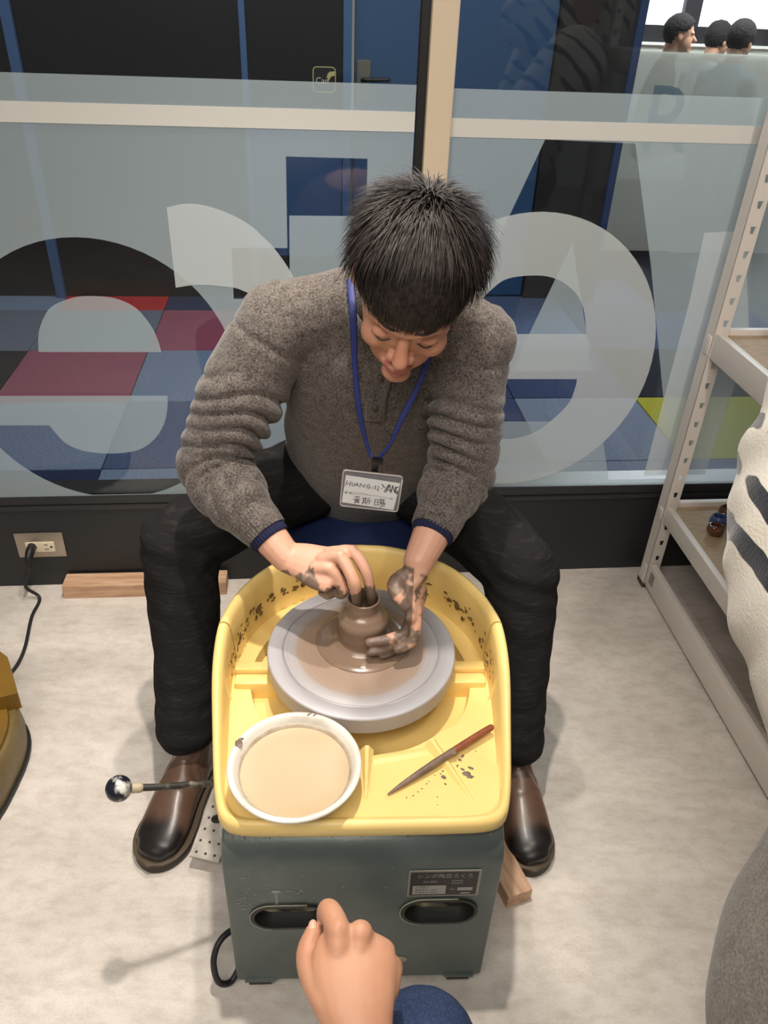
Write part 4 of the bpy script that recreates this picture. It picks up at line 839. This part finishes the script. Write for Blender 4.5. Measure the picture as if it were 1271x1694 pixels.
def cuff(name, P0, P1, r0, r1, mt, ribs=36, par=PR, amp=0.0008, th=0.004):
    P0, P1 = V3(*P0), V3(*P1); T = (P1 - P0) / np.linalg.norm(P1 - P0); up = V3(0.2, -0.5, 0.8); b = up - up.dot(T) * T; b /= np.linalg.norm(b); a = np.cross(b, T)
    n = ribs * 4; ang = np.linspace(0, 2 * math.pi, n, endpoint=False); rings = []
    for s, r in ((0, r0), (0.25, r0 * 0.75 + r1 * 0.25), (0.5, (r0 + r1) / 2), (0.8, r1), (0.97, r1 - 0.001), (1.0, r1 - th * 0.5), (0.97, r1 - th), (0.3, r1 - th)):
        rr_ = r + amp * np.cos(ribs * ang); rings.append(P0 + T * np.linalg.norm(P1 - P0) * s + np.cos(ang)[:, None] * a * rr_[:, None] + np.sin(ang)[:, None] * b * rr_[:, None])
    return obj(name, rings_to_mesh(rings, caps=False), mt, par)
lerp = lambda a, b, t: a * (1 - t) + b * t
cuff('sweater_cuff', lerp(ELL, WRL, 0.56), lerp(ELL, WRL, 0.76), 0.0405, 0.0375, wool)
cuff('shirt_cuff', lerp(ELL, WRL, 0.70), lerp(ELL, WRL, 0.825), 0.0345, 0.0335, navyk)
cuff('sweater_cuff', lerp(ELR, WRR, 0.48), lerp(ELR, WRR, 0.68), 0.042, 0.039, wool)
cuff('shirt_cuff', lerp(ELR, WRR, 0.62), lerp(ELR, WRR, 0.745), 0.0355, 0.0345, navyk)
# ribbed collar round the neck
ca = np.linspace(0, 2 * math.pi, 40, endpoint=False); cc = V3(0.002, 1.185, 0.995)
cfw = V3(-0.02, -0.62, -0.52); cfw /= np.linalg.norm(cfw); crt = V3(1, 0, 0)
cp = [cc + crt * 0.070 * math.cos(a) - cfw * 0.074 * math.sin(a) for a in ca]
obj('collar', tube(cp + [cp[0]], [(0.009, 0.014)] * 41, 10, n=120, up=(0, -0.5, 0.8), rnd=False), wool, PR)
bvh = BVHTree.FromPolygons([tuple(p) for p in sco], sfs)
def on_sweater(x, y, z, off):
    """nearest point on the sweater, lifted off along its normal"""
    p, n, i, d = bvh.find_nearest(Vector((x, y, z))); n = np.array(n)
    return np.array(p) + n * off
# front placket with two buttons
pk = [on_sweater(-0.004 - 0.004 * i, 1.10, 0.90 - 0.035 * i, 0.0015) for i in range(5)]
obj('placket', tube(pk, [(0.017, 0.0028)] * 5, 10, n=24, up=(0, -0.8, 0.5)), wool, PR)
for i in (1, 3):
    q = on_sweater(*(pk[i] + V3(0, -0.02, 0)), 0.0); obj('button', sphere(pk[i] + V3(-0.001, -0.0045, 0.0025), (0.0058, 0.0028, 0.0055), 14, 8), mat('button_grey', rgb(70, 62, 56), 0.4), PR)

# ---- trousers
KL, KR = V3(-0.389, 1.215, 0.492), V3(0.269, 1.205, 0.470)
AL, AR = V3(-0.374, 1.050, 0.150), V3(0.282, 1.064, 0.150)
def leg(h, k, a): return [tube([h, h * 0.5 + k * 0.5 + V3(0, 0, 0.012), k], [0.092, 0.084, 0.072], 22, n=20), tube([k, k * 0.62 + a * 0.38 + V3(0, 0.014, 0), k * 0.25 + a * 0.75 + V3(0, 0.008, 0), a], [0.072, 0.070, 0.063, 0.0595], 22, n=26, rnd=True)]
tp = leg(V3(-0.125, 1.475, 0.515), KL, AL) + leg(V3(0.045, 1.475, 0.515), KR, AR) + [sphere((-0.04, 1.475, 0.515), (0.175, 0.125, 0.085))]
tco, tfs, ted = fuse(tp, 0.006, 3); tn = normals(tco, tfs)
td = 0.007 * nz(tco, 8, 3.0) + 0.004 * nz(tco, 19, 6.0)
for K, hem in ((KL, AL), (KR, AR)):
    dk = np.linalg.norm(tco - K, axis=1); td += 0.0028 * np.sin(tco[:, 2] * 120 + 40 * tco[:, 0] + 3 * nz(tco, 10, 1)) * np.exp(-(dk / 0.12) ** 2)
    dh = np.linalg.norm(tco - (hem + V3(0, 0.01, 0.04)), axis=1); td += 0.0022 * np.sin(tco[:, 2] * 170 + 3 * nz(tco, 12, 4)) * np.exp(-(dh / 0.08) ** 2)
tco = lapl(tco + tn * td[:, None], ted, 1)
# flat hems
for a in (AL, AR):
    d = np.linalg.norm((tco - a)[:, :2], axis=1); k = (d < 0.12) & (tco[:, 2] < 0.134); tco[k, 2] = 0.134 + 0.06 * (tco[k, 2] - 0.134)
def denim(name, a, b, sc):
    mt = mat(name, a, 0.85, spec=0.15, c2=b, scale=sc, detail=5, lo=0.4, hi=0.75, bump=0.3, bscale=500, stretch=(1, 1, 0.5)); return mt
obj('trousers', (tco, tfs), mat('black_pinstripe', rgb(33, 32, 33), 0.9, spec=0.12, c2=rgb(52, 50, 48), scale=30, detail=6, lo=0.52, hi=0.8, stretch=(1.0, 1.0, 9.0), bump=0.2, bscale=200), PR)

# ---- boots
def leather():
    mt = bpy.data.materials.new('brown_leather'); mt.use_nodes = True; nt = mt.node_tree; N = nt.nodes; Lk = nt.links; b = N['Principled BSDF']
    a = N.new('ShaderNodeAttribute'); a.attribute_name = 'Col'; Lk.new(a.outputs['Color'], b.inputs['Base Color'])
    b.inputs['Roughness'].default_value = 0.36; b.inputs['Coat Weight'].default_value = 0.12; b.inputs['Coat Roughness'].default_value = 0.2
    tc = N.new('ShaderNodeTexCoord'); t = N.new('ShaderNodeTexNoise'); t.inputs['Scale'].default_value = 70; t.inputs['Detail'].default_value = 5; Lk.new(tc.outputs['Object'], t.inputs['Vector'])
    bp = N.new('ShaderNodeBump'); bp.inputs['Strength'].default_value = 0.15; bp.inputs['Distance'].default_value = 0.001; Lk.new(t.outputs['Fac'], bp.inputs['Height']); Lk.new(bp.outputs[0], b.inputs['Normal'])
    return mt
lea = leather(); solem = mat('sole_brown', rgb(46, 38, 31), 0.6); weltm = mat('welt', rgb(78, 64, 46), 0.6)
def boot(heel, toe, side):
    heel, toe = V3(*heel), V3(*toe); d = toe - heel; Ln = np.linalg.norm(d); F = d / Ln; F[2] = 0; R = V3(F[1], -F[0], 0)
    k = Ln / 0.285; o = heel + F * 0.085 * k
    up = [tube([(0, -0.052, 0.052), (0, 0.0, 0.056), (0, 0.065, 0.052), (side * 0.004, 0.125, 0.043), (side * 0.004, 0.160, 0.038), (side * 0.002, 0.176, 0.034)], [(0.035, 0.046), (0.039, 0.050), (0.0445, 0.040), (0.0495, 0.030), (0.046, 0.024), (0.034, 0.018)], 22, n=40),
          tube([(0, -0.018, 0.05), (0, -0.018, 0.09), (0, -0.022, 0.150)], [(0.036, 0.050), (0.037, 0.047), (0.040, 0.043)], 22, up=(0, 1, 0)), tube([(0, 0.02, 0.085), (0, 0.06, 0.068)], [(0.030, 0.030), (0.034, 0.025)], 16)]
    co, fs, ed = fuse(up, 0.0035, 4)
    nn_ = normals(co, fs)
    w = 0.0022 * np.sin(co[:, 1] * 190 + co[:, 2] * 120 + 3 * nz(co, 20, 1)) * np.exp(-((co[:, 1] - 0.03) / 0.035) ** 2 - ((co[:, 2] - 0.09) / 0.03) ** 2)
    co = co + nn_ * w[:, None]
    co[:, 2] = np.maximum(co[:, 2], 0.024)
    br, bk = np.array(rgb(98, 74, 60)[:3]), np.array(rgb(26, 22, 21)[:3])
    t = sstep(0.115, 0.150, co[:, 1] + 0.010 * nz(co, 30, 2)); t = np.maximum(t, 0.45 * (1 - sstep(0.022, 0.045, co[:, 2])))
    cols = br * (1 - t)[:, None] + bk * t[:, None]; cols *= (1 + 0.18 * nz(co, 26, 5))[:, None]
    b = obj('boot', frame((co * k, fs), o, R, F, UP), lea, PR); paint(b, cols)
    def outl(g):
        ys = 0.0585 - 0.1415 * np.cos(np.linspace(0, math.pi, 30)); wv = np.where(ys > 0.13, 0.0535 * np.sqrt(np.clip(1 - ((ys - 0.13) / 0.07) ** 2, 0, 1)), np.where(ys < -0.045, 0.038 * np.sqrt(np.clip(1 - ((-0.045 - ys) / 0.038) ** 2, 0, 1)), np.interp(ys, [-0.045, 0.0, 0.05, 0.09, 0.13], [0.038, 0.039, 0.044, 0.051, 0.0535])))
        L_ = [(-(w_ + g) if 0 < i < 29 else 0, y + (g if i == 29 else -g if i == 0 else 0)) for i, (y, w_) in enumerate(zip(ys, wv))]; R_ = [((w_ + g), y) for y, w_ in list(zip(ys, wv))[1:-1]][::-1]
        return np.array([(x + side * 0.004 * sstep(0.05, 0.15, y), y) for x, y in L_ + R_])
    lp = lambda g, z: np.c_[outl(g), np.full(58, z)] * k
    obj('sole', frame(rings_to_mesh([lp(0.0, 0.0), lp(0.002, 0.003), lp(0.002, 0.018), lp(0.001, 0.020)]), o, R, F, UP), solem, b, auto=40)
    obj('welt', frame(rings_to_mesh([lp(0.003, 0.020), lp(0.004, 0.0215), lp(0.0035, 0.0245), lp(-0.004, 0.0265)]), o, R, F, UP), weltm, b, auto=50)
    return b
boot((-0.352, 1.112, 0), (-0.414, 0.834, 0), -1); boot((0.281, 1.130, 0), (0.318, 0.858, 0), 1)

# ---- lanyard and name badge (hangs from the neck)
lan = thing('name_badge', (-0.022, 1.075, 0.70), 'name badge in a clear sleeve hanging from a blue lanyard on the potter', 'badge')
bl_ = mat('blue_ribbon', rgb(28, 42, 108), 0.6)
LA = [(-0.066, 1.165, 1.030), (-0.058, 1.118, 0.995), (-0.054, 1.112, 0.92), (-0.045, 1.098, 0.846), (-0.030, 1.091, 0.785), (-0.020, 1.085, 0.768)]
LB = [(0.075, 1.165, 1.0), (0.062, 1.105, 0.965), (0.044, 1.088, 0.90), (0.022, 1.085, 0.845), (0.004, 1.086, 0.795), (-0.016, 1.084, 0.768)]
for Q in (LA, LB):
    q2 = [np.array(Q[0])] + [on_sweater(*p, 0.004) if (np.linalg.norm(on_sweater(*p, 0.0) - np.array(p)) < 0.02) else np.array(p) for p in Q[1:]]
    obj('lanyard', tube(q2, [(0.0058, 0.0012)] * 2 + [(0.0045, 0.0012)] * 2 + [(0.003, 0.0014)] * 2, 8, n=44, up=(0, -1, 0.2)), bl_, lan)
BR = math.radians(-4.5); BX = V3(math.cos(BR), 0, math.sin(BR)); BY = V3(-math.sin(BR), 0, math.cos(BR)); BN = V3(0, -1, 0)
BO = V3(-0.0225, 1.068, 0.7195)
obj('clip', join(frame(box((-0.0052, -0.0035, -0.002), (0.0052, 0.0035, 0.022), 0.001), BO + BY * 0.034 + V3(0.002, 0.010, 0), BX, -BN, BY), frame(box((-0.0085, -0.004, 0.010), (0.0095, 0.004, 0.019), 0.0015), BO + BY * 0.036 + V3(0.004, 0.009, 0), BX, -BN, BY)), mat('clip_black', rgb(20, 20, 22), 0.35), lan, auto=30)
obj('backing', frame(box((-0.0455, -0.0008, -0.031), (0.0455, 0.0008, 0.0305)), BO, BX, -BN, BY), mat('badge_back', rgb(96, 92, 102), 0.5), lan, smooth=False)
cardm = mat('card_white', rgb(236, 232, 228), 0.6); ink = mat('ink_black', rgb(62, 56, 58), 0.6); inkg = mat('ink_green', rgb(128, 136, 100), 0.6)
kx = 0.0955 / 890; ky = kx / 0.85
def bp_(zx, zy, off=0.0): 
    # badge drawing units -> badge plane (undo the tilt of the sketch)
    x, y = (zx - 680), -(zy - 460); c, s = math.cos(-BR), math.sin(-BR); X_, Y_ = x * c - y * s, x * s + y * c
    return BO + BX * X_ * kx + BY * Y_ * ky + BN * (0.0012 + off)
cd = obj('card', (np.array([bp_(*p) for p in ((300, 228), (1110, 325), (1035, 738), (245, 640))]), [[0, 1, 2, 3][::-1]]), cardm, lan, smooth=False)
def pen(strokes, w, mt, nm='handwriting'):
    parts = []
    for s in strokes:
        P_ = np.array([bp_(*p, 0.0004) for p in s])
        for i in range(len(P_) - 1):
            d = P_[i + 1] - P_[i]; L_ = np.linalg.norm(d)
            if L_ < 1e-7: continue
            d /= L_; nrm_ = np.cross(d, BN); e = d * w * 0.4
            parts.append((np.array([P_[i] - e + nrm_ * w, P_[i] - e - nrm_ * w, P_[i + 1] + e - nrm_ * w, P_[i + 1] + e + nrm_ * w]), [[0, 1, 2, 3]]))
    obj(nm, join(*parts), mt, cd, smooth=False)
pen([[(322, 310), (296, 388)], [(376, 318), (356, 392)], [(304, 356), (366, 350)], [(398, 335), (394, 378), (420, 386), (438, 345)], [(440, 388), (472, 340), (492, 396)], [(452, 370), (488, 372)],
     [(512, 398), (520, 345), (572, 402), (584, 350)], [(664, 362), (632, 360), (610, 392), (636, 416), (664, 408), (664, 388), (640, 390)], [(698, 400), (706, 416)],
     [(752, 376), (732, 384), (750, 402), (748, 420), (730, 418)], [(782, 376), (794, 382), (780, 438)], [(768, 438), (796, 442)], [(832, 408), (848, 414)]], 0.00058, ink)
pen([[(838, 348), (882, 398)], [(938, 352), (878, 466)], [(904, 466), (956, 352), (976, 468)], [(918, 430), (972, 434)], [(984, 466), (1000, 362), (1040, 470), (1048, 376)], [(1086, 380), (1058, 392), (1046, 450), (1066, 486), (1082, 452), (1060, 446)]], 0.00085, ink)
pen([[(395, 494), (470, 486), (560, 492), (640, 510)], [(395, 514), (500, 512), (640, 518), (780, 528), (880, 540), (930, 560), (975, 558)], [(968, 560), (1020, 556)], [(985, 542), (1010, 580)], [(1012, 545), (975, 575)]], 0.00026, mat('ink_grey', rgb(120, 124, 122), 0.6))
pen([[(286, 490), (325, 486)], [(300, 470), (315, 506)], [(318, 470), (296, 505)], [(345, 490), (398, 490)], [(352, 476), (372, 508)], [(392, 476), (375, 508)]], 0.00055, inkg)
pen([[(440, 552), (520, 548)], [(462, 538), (468, 560)], [(492, 536), (490, 560)], [(412, 588), (526, 578)], [(446, 600), (506, 596), (500, 630), (446, 634), (446, 600)], [(474, 578), (474, 632)], [(450, 616), (502, 612)], [(458, 636), (440, 650)], [(490, 634), (512, 644)],
     [(560, 572), (626, 570)], [(572, 552), (570, 630)], [(606, 548), (606, 628)], [(574, 594), (604, 592)], [(574, 610), (604, 608)], [(548, 634), (624, 634)], [(604, 640), (624, 662)], [(574, 640), (556, 656)], [(682, 556), (640, 576)], [(644, 574), (634, 640)], [(640, 604), (690, 602)], [(666, 604), (662, 656)],
     [(748, 578), (740, 664)], [(748, 578), (798, 582), (790, 666)], [(744, 620), (794, 622)], [(740, 664), (790, 666)], [(826, 572), (886, 576), (880, 612), (826, 608), (826, 572)], [(828, 590), (882, 592)], [(812, 622), (890, 626)], [(842, 626), (806, 664)], [(836, 640), (902, 636), (886, 690)], [(862, 642), (824, 704)], [(884, 644), (852, 700)]], 0.00056, ink)
obj('sleeve', frame(box((-0.0478, -0.0022, -0.0345), (0.0478, 0.0026, 0.0345), 0.0015), BO, BX, -BN, BY), sheet('clear_vinyl', rgb(200, 196, 196), 0.14, 0.2), lan, smooth=False)
obj('sleeve_rim', tube([BO + BX * x + BY * y + BN * 0.001 for x, y in rrect(0, 0, 0.0945, 0.068, 0.005, 4) + [rrect(0, 0, 0.0945, 0.068, 0.005, 4)[0]]], 0.0013, 6, n=90, rnd=False, smooth=False), mat('vinyl_edge', rgb(178, 170, 168), 0.3), lan)
# ================================================================== other people
# near hand resting above a denim knee
ph = thing('person', (0.02, 0.20, 0), 'bare hand and forearm above a denim knee at the bottom edge', 'person')
skin2 = mat('skin_near', rgb(196, 146, 116), 0.5, c2=rgb(184, 132, 104), scale=16, sub=0.08, bump=0.15, bscale=420, bdist=0.0006)
nh = [tube([(0.019, 0.19, 0.60), (0.010, 0.27, 0.586), (0.002, 0.325, 0.590), (-0.004, 0.355, 0.602), (-0.009, 0.385, 0.612), (-0.008, 0.402, 0.618)], [(0.036, 0.031), (0.031, 0.026), (0.0285, 0.021), (0.036, 0.020), (0.0425, 0.0175), (0.0385, 0.013)], 20, n=40, up=(0.1, -0.25, 0.97)),
      tube([(-0.026, 0.380, 0.612), (-0.027, 0.405, 0.630), (-0.038, 0.432, 0.620), (-0.041, 0.437, 0.592), (-0.034, 0.422, 0.576)], [0.013, 0.0128, 0.0118, 0.0105, 0.009], 14),
      tube([(-0.008, 0.382, 0.610), (-0.005, 0.405, 0.626), (-0.003, 0.416, 0.602), (-0.005, 0.410, 0.574), (-0.006, 0.394, 0.567)], [0.0125, 0.012, 0.0108, 0.0098, 0.0085], 14),
      tube([(0.010, 0.376, 0.604), (0.012, 0.398, 0.612), (0.014, 0.408, 0.588), (0.011, 0.401, 0.562), (0.008, 0.386, 0.557)], [0.012, 0.0115, 0.0102, 0.0092, 0.008], 14),
      tube([(0.024, 0.370, 0.596), (0.0275, 0.387, 0.600), (0.029, 0.397, 0.578), (0.024, 0.390, 0.556), (0.020, 0.376, 0.551)], [0.0112, 0.0105, 0.0095, 0.0085, 0.0075], 14),
      tube([(-0.022, 0.345, 0.594), (-0.046, 0.376, 0.600), (-0.056, 0.397, 0.603), (-0.052, 0.418, 0.604)], [0.018, 0.0155, 0.012, 0.0095], 14),
      sphere((-0.030, 0.366, 0.600), (0.022, 0.026, 0.017)), sphere((-0.027, 0.406, 0.633), 0.0122), sphere((-0.005, 0.406, 0.629), 0.0126), sphere((0.012, 0.399, 0.615), 0.0116), sphere((0.0265, 0.390, 0.602), 0.0106),
      tube([(0.019, 0.19, 0.60), (0.04, 0.05, 0.66)], [0.036, 0.042], 16)]
c_, f_, e_ = fuse(nh, 0.0022, 3)
obj('body', (c_, f_), skin2, ph)
for P_, T_, nm in (((-0.0535, 0.4205, 0.6118), (0.15, 0.75, 0.1), 'thumbnail'),):
    obj(nm, sphere(P_, (0.0044, 0.0066, 0.0014), 14, 8), mat('nail', rgb(206, 156, 132), 0.35), ph)
dn = fuse([tube([(0.09, -0.12, 0.50), (0.078, 0.15, 0.50), (0.066, 0.36, 0.470)], [0.085, 0.078, 0.062], 20, n=24), tube([(0.066, 0.37, 0.465), (0.072, 0.40, 0.30), (0.075, 0.38, 0.10)], [0.062, 0.055, 0.05], 18, n=24)], 0.006, 3)
dco = dn[0] + normals(dn[0], dn[1]) * (0.004 * nz(dn[0], 14, 2))[:, None]
obj('jeans', (dco, dn[1]), mat('denim_blue', rgb(40, 52, 80), 0.85, spec=0.15, c2=rgb(60, 74, 104), scale=420, detail=4, lo=0.4, hi=0.75, bump=0.3, bscale=600), ph)
sh_ = fuse([tube([(0.075, 0.34, 0.05), (0.076, 0.42, 0.05), (0.078, 0.50, 0.04)], [(0.038, 0.045), (0.044, 0.038), (0.036, 0.025)], 16), tube([(0.075, 0.38, 0.06), (0.075, 0.375, 0.12)], 0.042, 16)], 0.005, 3)
sh_[0][:, 2] = np.maximum(sh_[0][:, 2], 0.0); obj('shoe', sh_[:2], mat('shoe_dark', rgb(44, 42, 44), 0.6), ph)

# visitor in the striped fleece bending past the rack
vs = thing('person', (0.52, 0.55, 0), 'visitor in fluffy white top with black brush stripes and grey trousers, at right edge', 'person')
def stripe_fleece():
    mt = bpy.data.materials.new('striped_fleece'); mt.use_nodes = True; nt = mt.node_tree; N = nt.nodes; Lk = nt.links; b = N['Principled BSDF']
    tc = N.new('ShaderNodeTexCoord'); mp = N.new('ShaderNodeMapping'); mp.inputs['Rotation'].default_value = (0, math.radians(-48), math.radians(20)); mp.inputs['Scale'].default_value = (0.8, 1.0, 1.0); Lk.new(tc.outputs['Object'], mp.inputs[0])
    w = N.new('ShaderNodeTexWave'); w.bands_direction = 'Z'; w.inputs['Scale'].default_value = 7.5; w.inputs['Distortion'].default_value = 2.2; w.inputs['Detail'].default_value = 2; w.inputs['Detail Scale'].default_value = 1.4; Lk.new(mp.outputs[0], w.inputs['Vector'])
    ns = N.new('ShaderNodeTexNoise'); ns.inputs['Scale'].default_value = 9; ns.inputs['Detail'].default_value = 2; Lk.new(mp.outputs[0], ns.inputs['Vector'])
    ma = N.new('ShaderNodeMath'); ma.operation = 'MULTIPLY'; Lk.new(w.outputs['Fac'], ma.inputs[0]); Lk.new(ns.outputs['Fac'], ma.inputs[1])
    sp = N.new('ShaderNodeSeparateXYZ'); Lk.new(tc.outputs['Object'], sp.inputs[0])
    mr = N.new('ShaderNodeMapRange'); mr.inputs['From Min'].default_value = 0.80; mr.inputs['From Max'].default_value = 0.84; Lk.new(sp.outputs[2], mr.inputs[0])
    m2 = N.new('ShaderNodeMath'); m2.operation = 'MULTIPLY'; Lk.new(ma.outputs[0], m2.inputs[0]); Lk.new(mr.outputs[0], m2.inputs[1])
    r = N.new('ShaderNodeValToRGB'); r.color_ramp.elements[0].position = 0.36; r.color_ramp.elements[0].color = rgb(206, 200, 188); r.color_ramp.elements[1].position = 0.40; r.color_ramp.elements[1].color = rgb(38, 40, 48); Lk.new(m2.outputs[0], r.inputs[0])
    Lk.new(r.outputs[0], b.inputs['Base Color']); b.inputs['Roughness'].default_value = 0.95; b.inputs['Specular IOR Level'].default_value = 0.1; b.inputs['Sheen Weight'].default_value = 0.4
    n3 = N.new('ShaderNodeTexNoise'); n3.inputs['Scale'].default_value = 260; n3.inputs['Detail'].default_value = 4; Lk.new(tc.outputs['Object'], n3.inputs['Vector'])
    bp = N.new('ShaderNodeBump'); bp.inputs['Strength'].default_value = 0.6; bp.inputs['Distance'].default_value = 0.002; Lk.new(n3.outputs['Fac'], bp.inputs['Height']); Lk.new(bp.outputs[0], b.inputs['Normal'])
    return mt
fz = fuse([tube([(0.70, 1.00, 1.22), (0.62, 0.93, 1.06), (0.574, 0.862, 0.95), (0.538, 0.785, 0.875), (0.528, 0.71, 0.82), (0.541, 0.64, 0.775), (0.565, 0.57, 0.73)], [0.10, 0.108, 0.118, 0.118, 0.115, 0.112, 0.12], 26, n=60),
           tube([(0.80, 0.72, 1.32), (0.74, 0.62, 1.02), (0.68, 0.52, 0.78)], [(0.17, 0.12), (0.18, 0.13), (0.17, 0.13)], 26, n=30), tube([(0.62, 0.78, 1.32), (0.95, 0.66, 1.34)], 0.085, 16)], 0.008, 4)
fco = fz[0]; S_, D_, O_, T_ = polyline_param(fco, [(0.62, 0.93, 1.06), (0.522, 0.785, 0.875), (0.525, 0.64, 0.775)])
fco = fco + normals(fco, fz[1]) * ((0.0035 * np.sin(S_ * 75 + 3 * nz(fco, 7, 1)) * (D_ < 0.14) + 0.005 * nz(fco, 12, 4)))[:, None]
obj('top', (fco, fz[1]), stripe_fleece(), vs)
gz = fuse([tube([(0.72, 0.56, 0.80), (0.62, 0.47, 0.70), (0.53, 0.37, 0.60), (0.50, 0.30, 0.50)], [0.16, 0.175, 0.178, 0.15], 26, n=40), tube([(0.50, 0.31, 0.52), (0.53, 0.30, 0.30), (0.55, 0.27, 0.09)], [0.12, 0.085, 0.065], 20, n=30), tube([(0.74, 0.50, 0.72), (0.76, 0.48, 0.40), (0.76, 0.42, 0.09)], [0.13, 0.09, 0.065], 20, n=30)], 0.008, 4)
gco = gz[0] + normals(gz[0], gz[1]) * (0.010 * nz(gz[0], 9, 4))[:, None]
obj('trousers', (gco, gz[1]), wool_material('grey_flannel', rgb(104, 98, 92), rgb(140, 134, 126)), vs)
obj('body', fuse([tube([(0.78, 0.78, 1.30), (0.79, 0.86, 1.42)], [0.055, 0.05], 16), sphere((0.79, 0.92, 1.50), (0.075, 0.095, 0.11)), sphere((0.79, 1.02, 1.48), 0.014)], 0.006, 3)[:2], skin2, vs)
obj('hair', sphere((0.79, 0.90, 1.53), (0.086, 0.100, 0.105)), hair_m, vs)
for fx, fy in ((0.55, 0.27), (0.76, 0.42)):
    q = fuse([tube([(fx, fy - 0.05, 0.05), (fx, fy + 0.05, 0.05), (fx, fy + 0.16, 0.036)], [(0.038, 0.045), (0.043, 0.038), (0.034, 0.022)], 16), tube([(fx, fy, 0.05), (fx, fy, 0.13)], 0.045, 16)], 0.006, 3); q[0][:, 2] = np.maximum(q[0][:, 2], 0)
    obj('shoe', q[:2], mat('shoe_black', rgb(34, 32, 34), 0.5), vs)

# people sitting in the bright office
def sitter(u, n, zt, yaw, label, top, longhair=False):
    b = G(u, n, 0); p = thing('person', b, label, 'person', group='people sitting in the office')
    c = math.cos(yaw); s = math.sin(yaw); F = WT * c + WN * s; R = np.cross(F, UP)
    def fr(vf): return frame(vf, b + UP * (zt - 0.125), R, F, UP)
    hd2 = [sphere((0, -0.008, 0.02), (0.076, 0.094, 0.088)), sphere((0, 0.03, -0.035), (0.062, 0.058, 0.08)), sphere((0, 0.07, -0.10), (0.024, 0.022, 0.018)), tube([(0, 0.085, 0.0), (0, 0.11, -0.035)], [0.008, 0.013], 10), sphere((0, 0.088, -0.068), (0.02, 0.012, 0.008)), sphere((0, 0.086, -0.082), (0.018, 0.011, 0.008)),
           tube([(-0.04, 0.075, 0.012), (0, 0.088, 0.01), (0.04, 0.075, 0.012)], 0.009, 8), sphere((0.078, -0.01, -0.015), (0.009, 0.019, 0.03)), sphere((-0.078, -0.01, -0.015), (0.009, 0.019, 0.03)), tube([(0, -0.03, -0.05), (0, -0.05, -0.18), (0, -0.06, -0.26)], [0.054, 0.056, 0.075], 16),
           tube([(-0.16, -0.05, -0.26), (0, -0.06, -0.22), (0.16, -0.05, -0.26)], 0.045, 14)]
    q = fuse([fr(x) for x in hd2], 0.006, 2); obj('body', q[:2], mat('skin_far', rgb(206, 154, 124), 0.5), p)
    cvv, cff = sphere((0, 0, 0), 1.0, 32, 22)
    def inh(d): az = math.degrees(math.atan2(abs(d[0]), d[1])); return d[2] > np.interp(az, [0, 40, 65, 90, 120, 180], [0.34, 0.28, 0.0 if not longhair else -0.5, -0.1 if not longhair else -0.7, -0.75, -0.9])
    kk = [inh(d) for d in cvv]; sh2 = 1 + 0.05 * nz(cvv, 5, u)
    cap = np.array([V3(0, -0.010, 0.022) + d * V3(0.091, 0.108, 0.103) * m_ for d, m_ in zip(cvv, sh2)])
    inner = np.array([V3(0, -0.010, 0.022) + d * V3(0.074, 0.09, 0.085) for d in cvv])
    fs2 = [w for w in cff if all(kk[i] for i in w)]; nb = len(cap); cnt = {}
    for w in fs2:
        for i in range(len(w)): e = (w[i], w[(i + 1) % len(w)]); cnt[e] = 1
    rim = [[a, b2, b2 + nb, a + nb][::-1] for a, b2 in cnt if (b2, a) not in cnt]
    obj('hair', fr((np.vstack([cap, inner]), fs2 + [[i + nb for i in w][::-1] for w in fs2] + rim)), mat('hair_far', rgb(34, 30, 30), 0.85, spec=0.2, bump=0.8, bscale=60, bdist=0.01), p)
    tt = fuse([fr(x) for x in [tube([(0, -0.06, -0.20), (0, -0.08, -0.40), (0, -0.08, -0.70)], [(0.13, 0.07), (0.19, 0.11), (0.18, 0.12)], 20, up=(0, 1, 0)), tube([(-0.17, -0.06, -0.24), (-0.21, -0.02, -0.50), (-0.18, 0.16, -0.60)], [0.06, 0.052, 0.042], 14), tube([(0.17, -0.06, -0.24), (0.21, -0.02, -0.50), (0.18, 0.16, -0.60)], [0.06, 0.052, 0.042], 14)]], 0.012, 3)
    obj('shirt', tt[:2], mat('shirt_' + top, {'dark': rgb(44, 44, 48), 'blue': rgb(112, 140, 156), 'pale': rgb(190, 186, 190)}[top], 0.8), p)
    lg = fuse([fr(x) for x in [tube([(sx * 0.09, -0.08, -0.68), (sx * 0.10, 0.30, -0.66), (sx * 0.10, 0.32, -1.0)], [0.085, 0.07, 0.055], 14) for sx in (-1, 1)]], 0.014, 3); obj('trousers', lg[:2], mat('far_trousers', rgb(48, 52, 66), 0.8), p)
sitter(2.60, 4.3, 1.30, math.radians(-12), 'man in profile with short black hair, sitting behind the frosted office partition', 'dark')
sitter(3.02, 4.25, 1.285, math.radians(30), 'person with bent dark-haired head, rightmost behind the frosted office partition', 'blue', True)
sitter(3.19, 4.95, 1.255, math.radians(20), 'person half hidden behind the rightmost office sitter', 'pale', True)
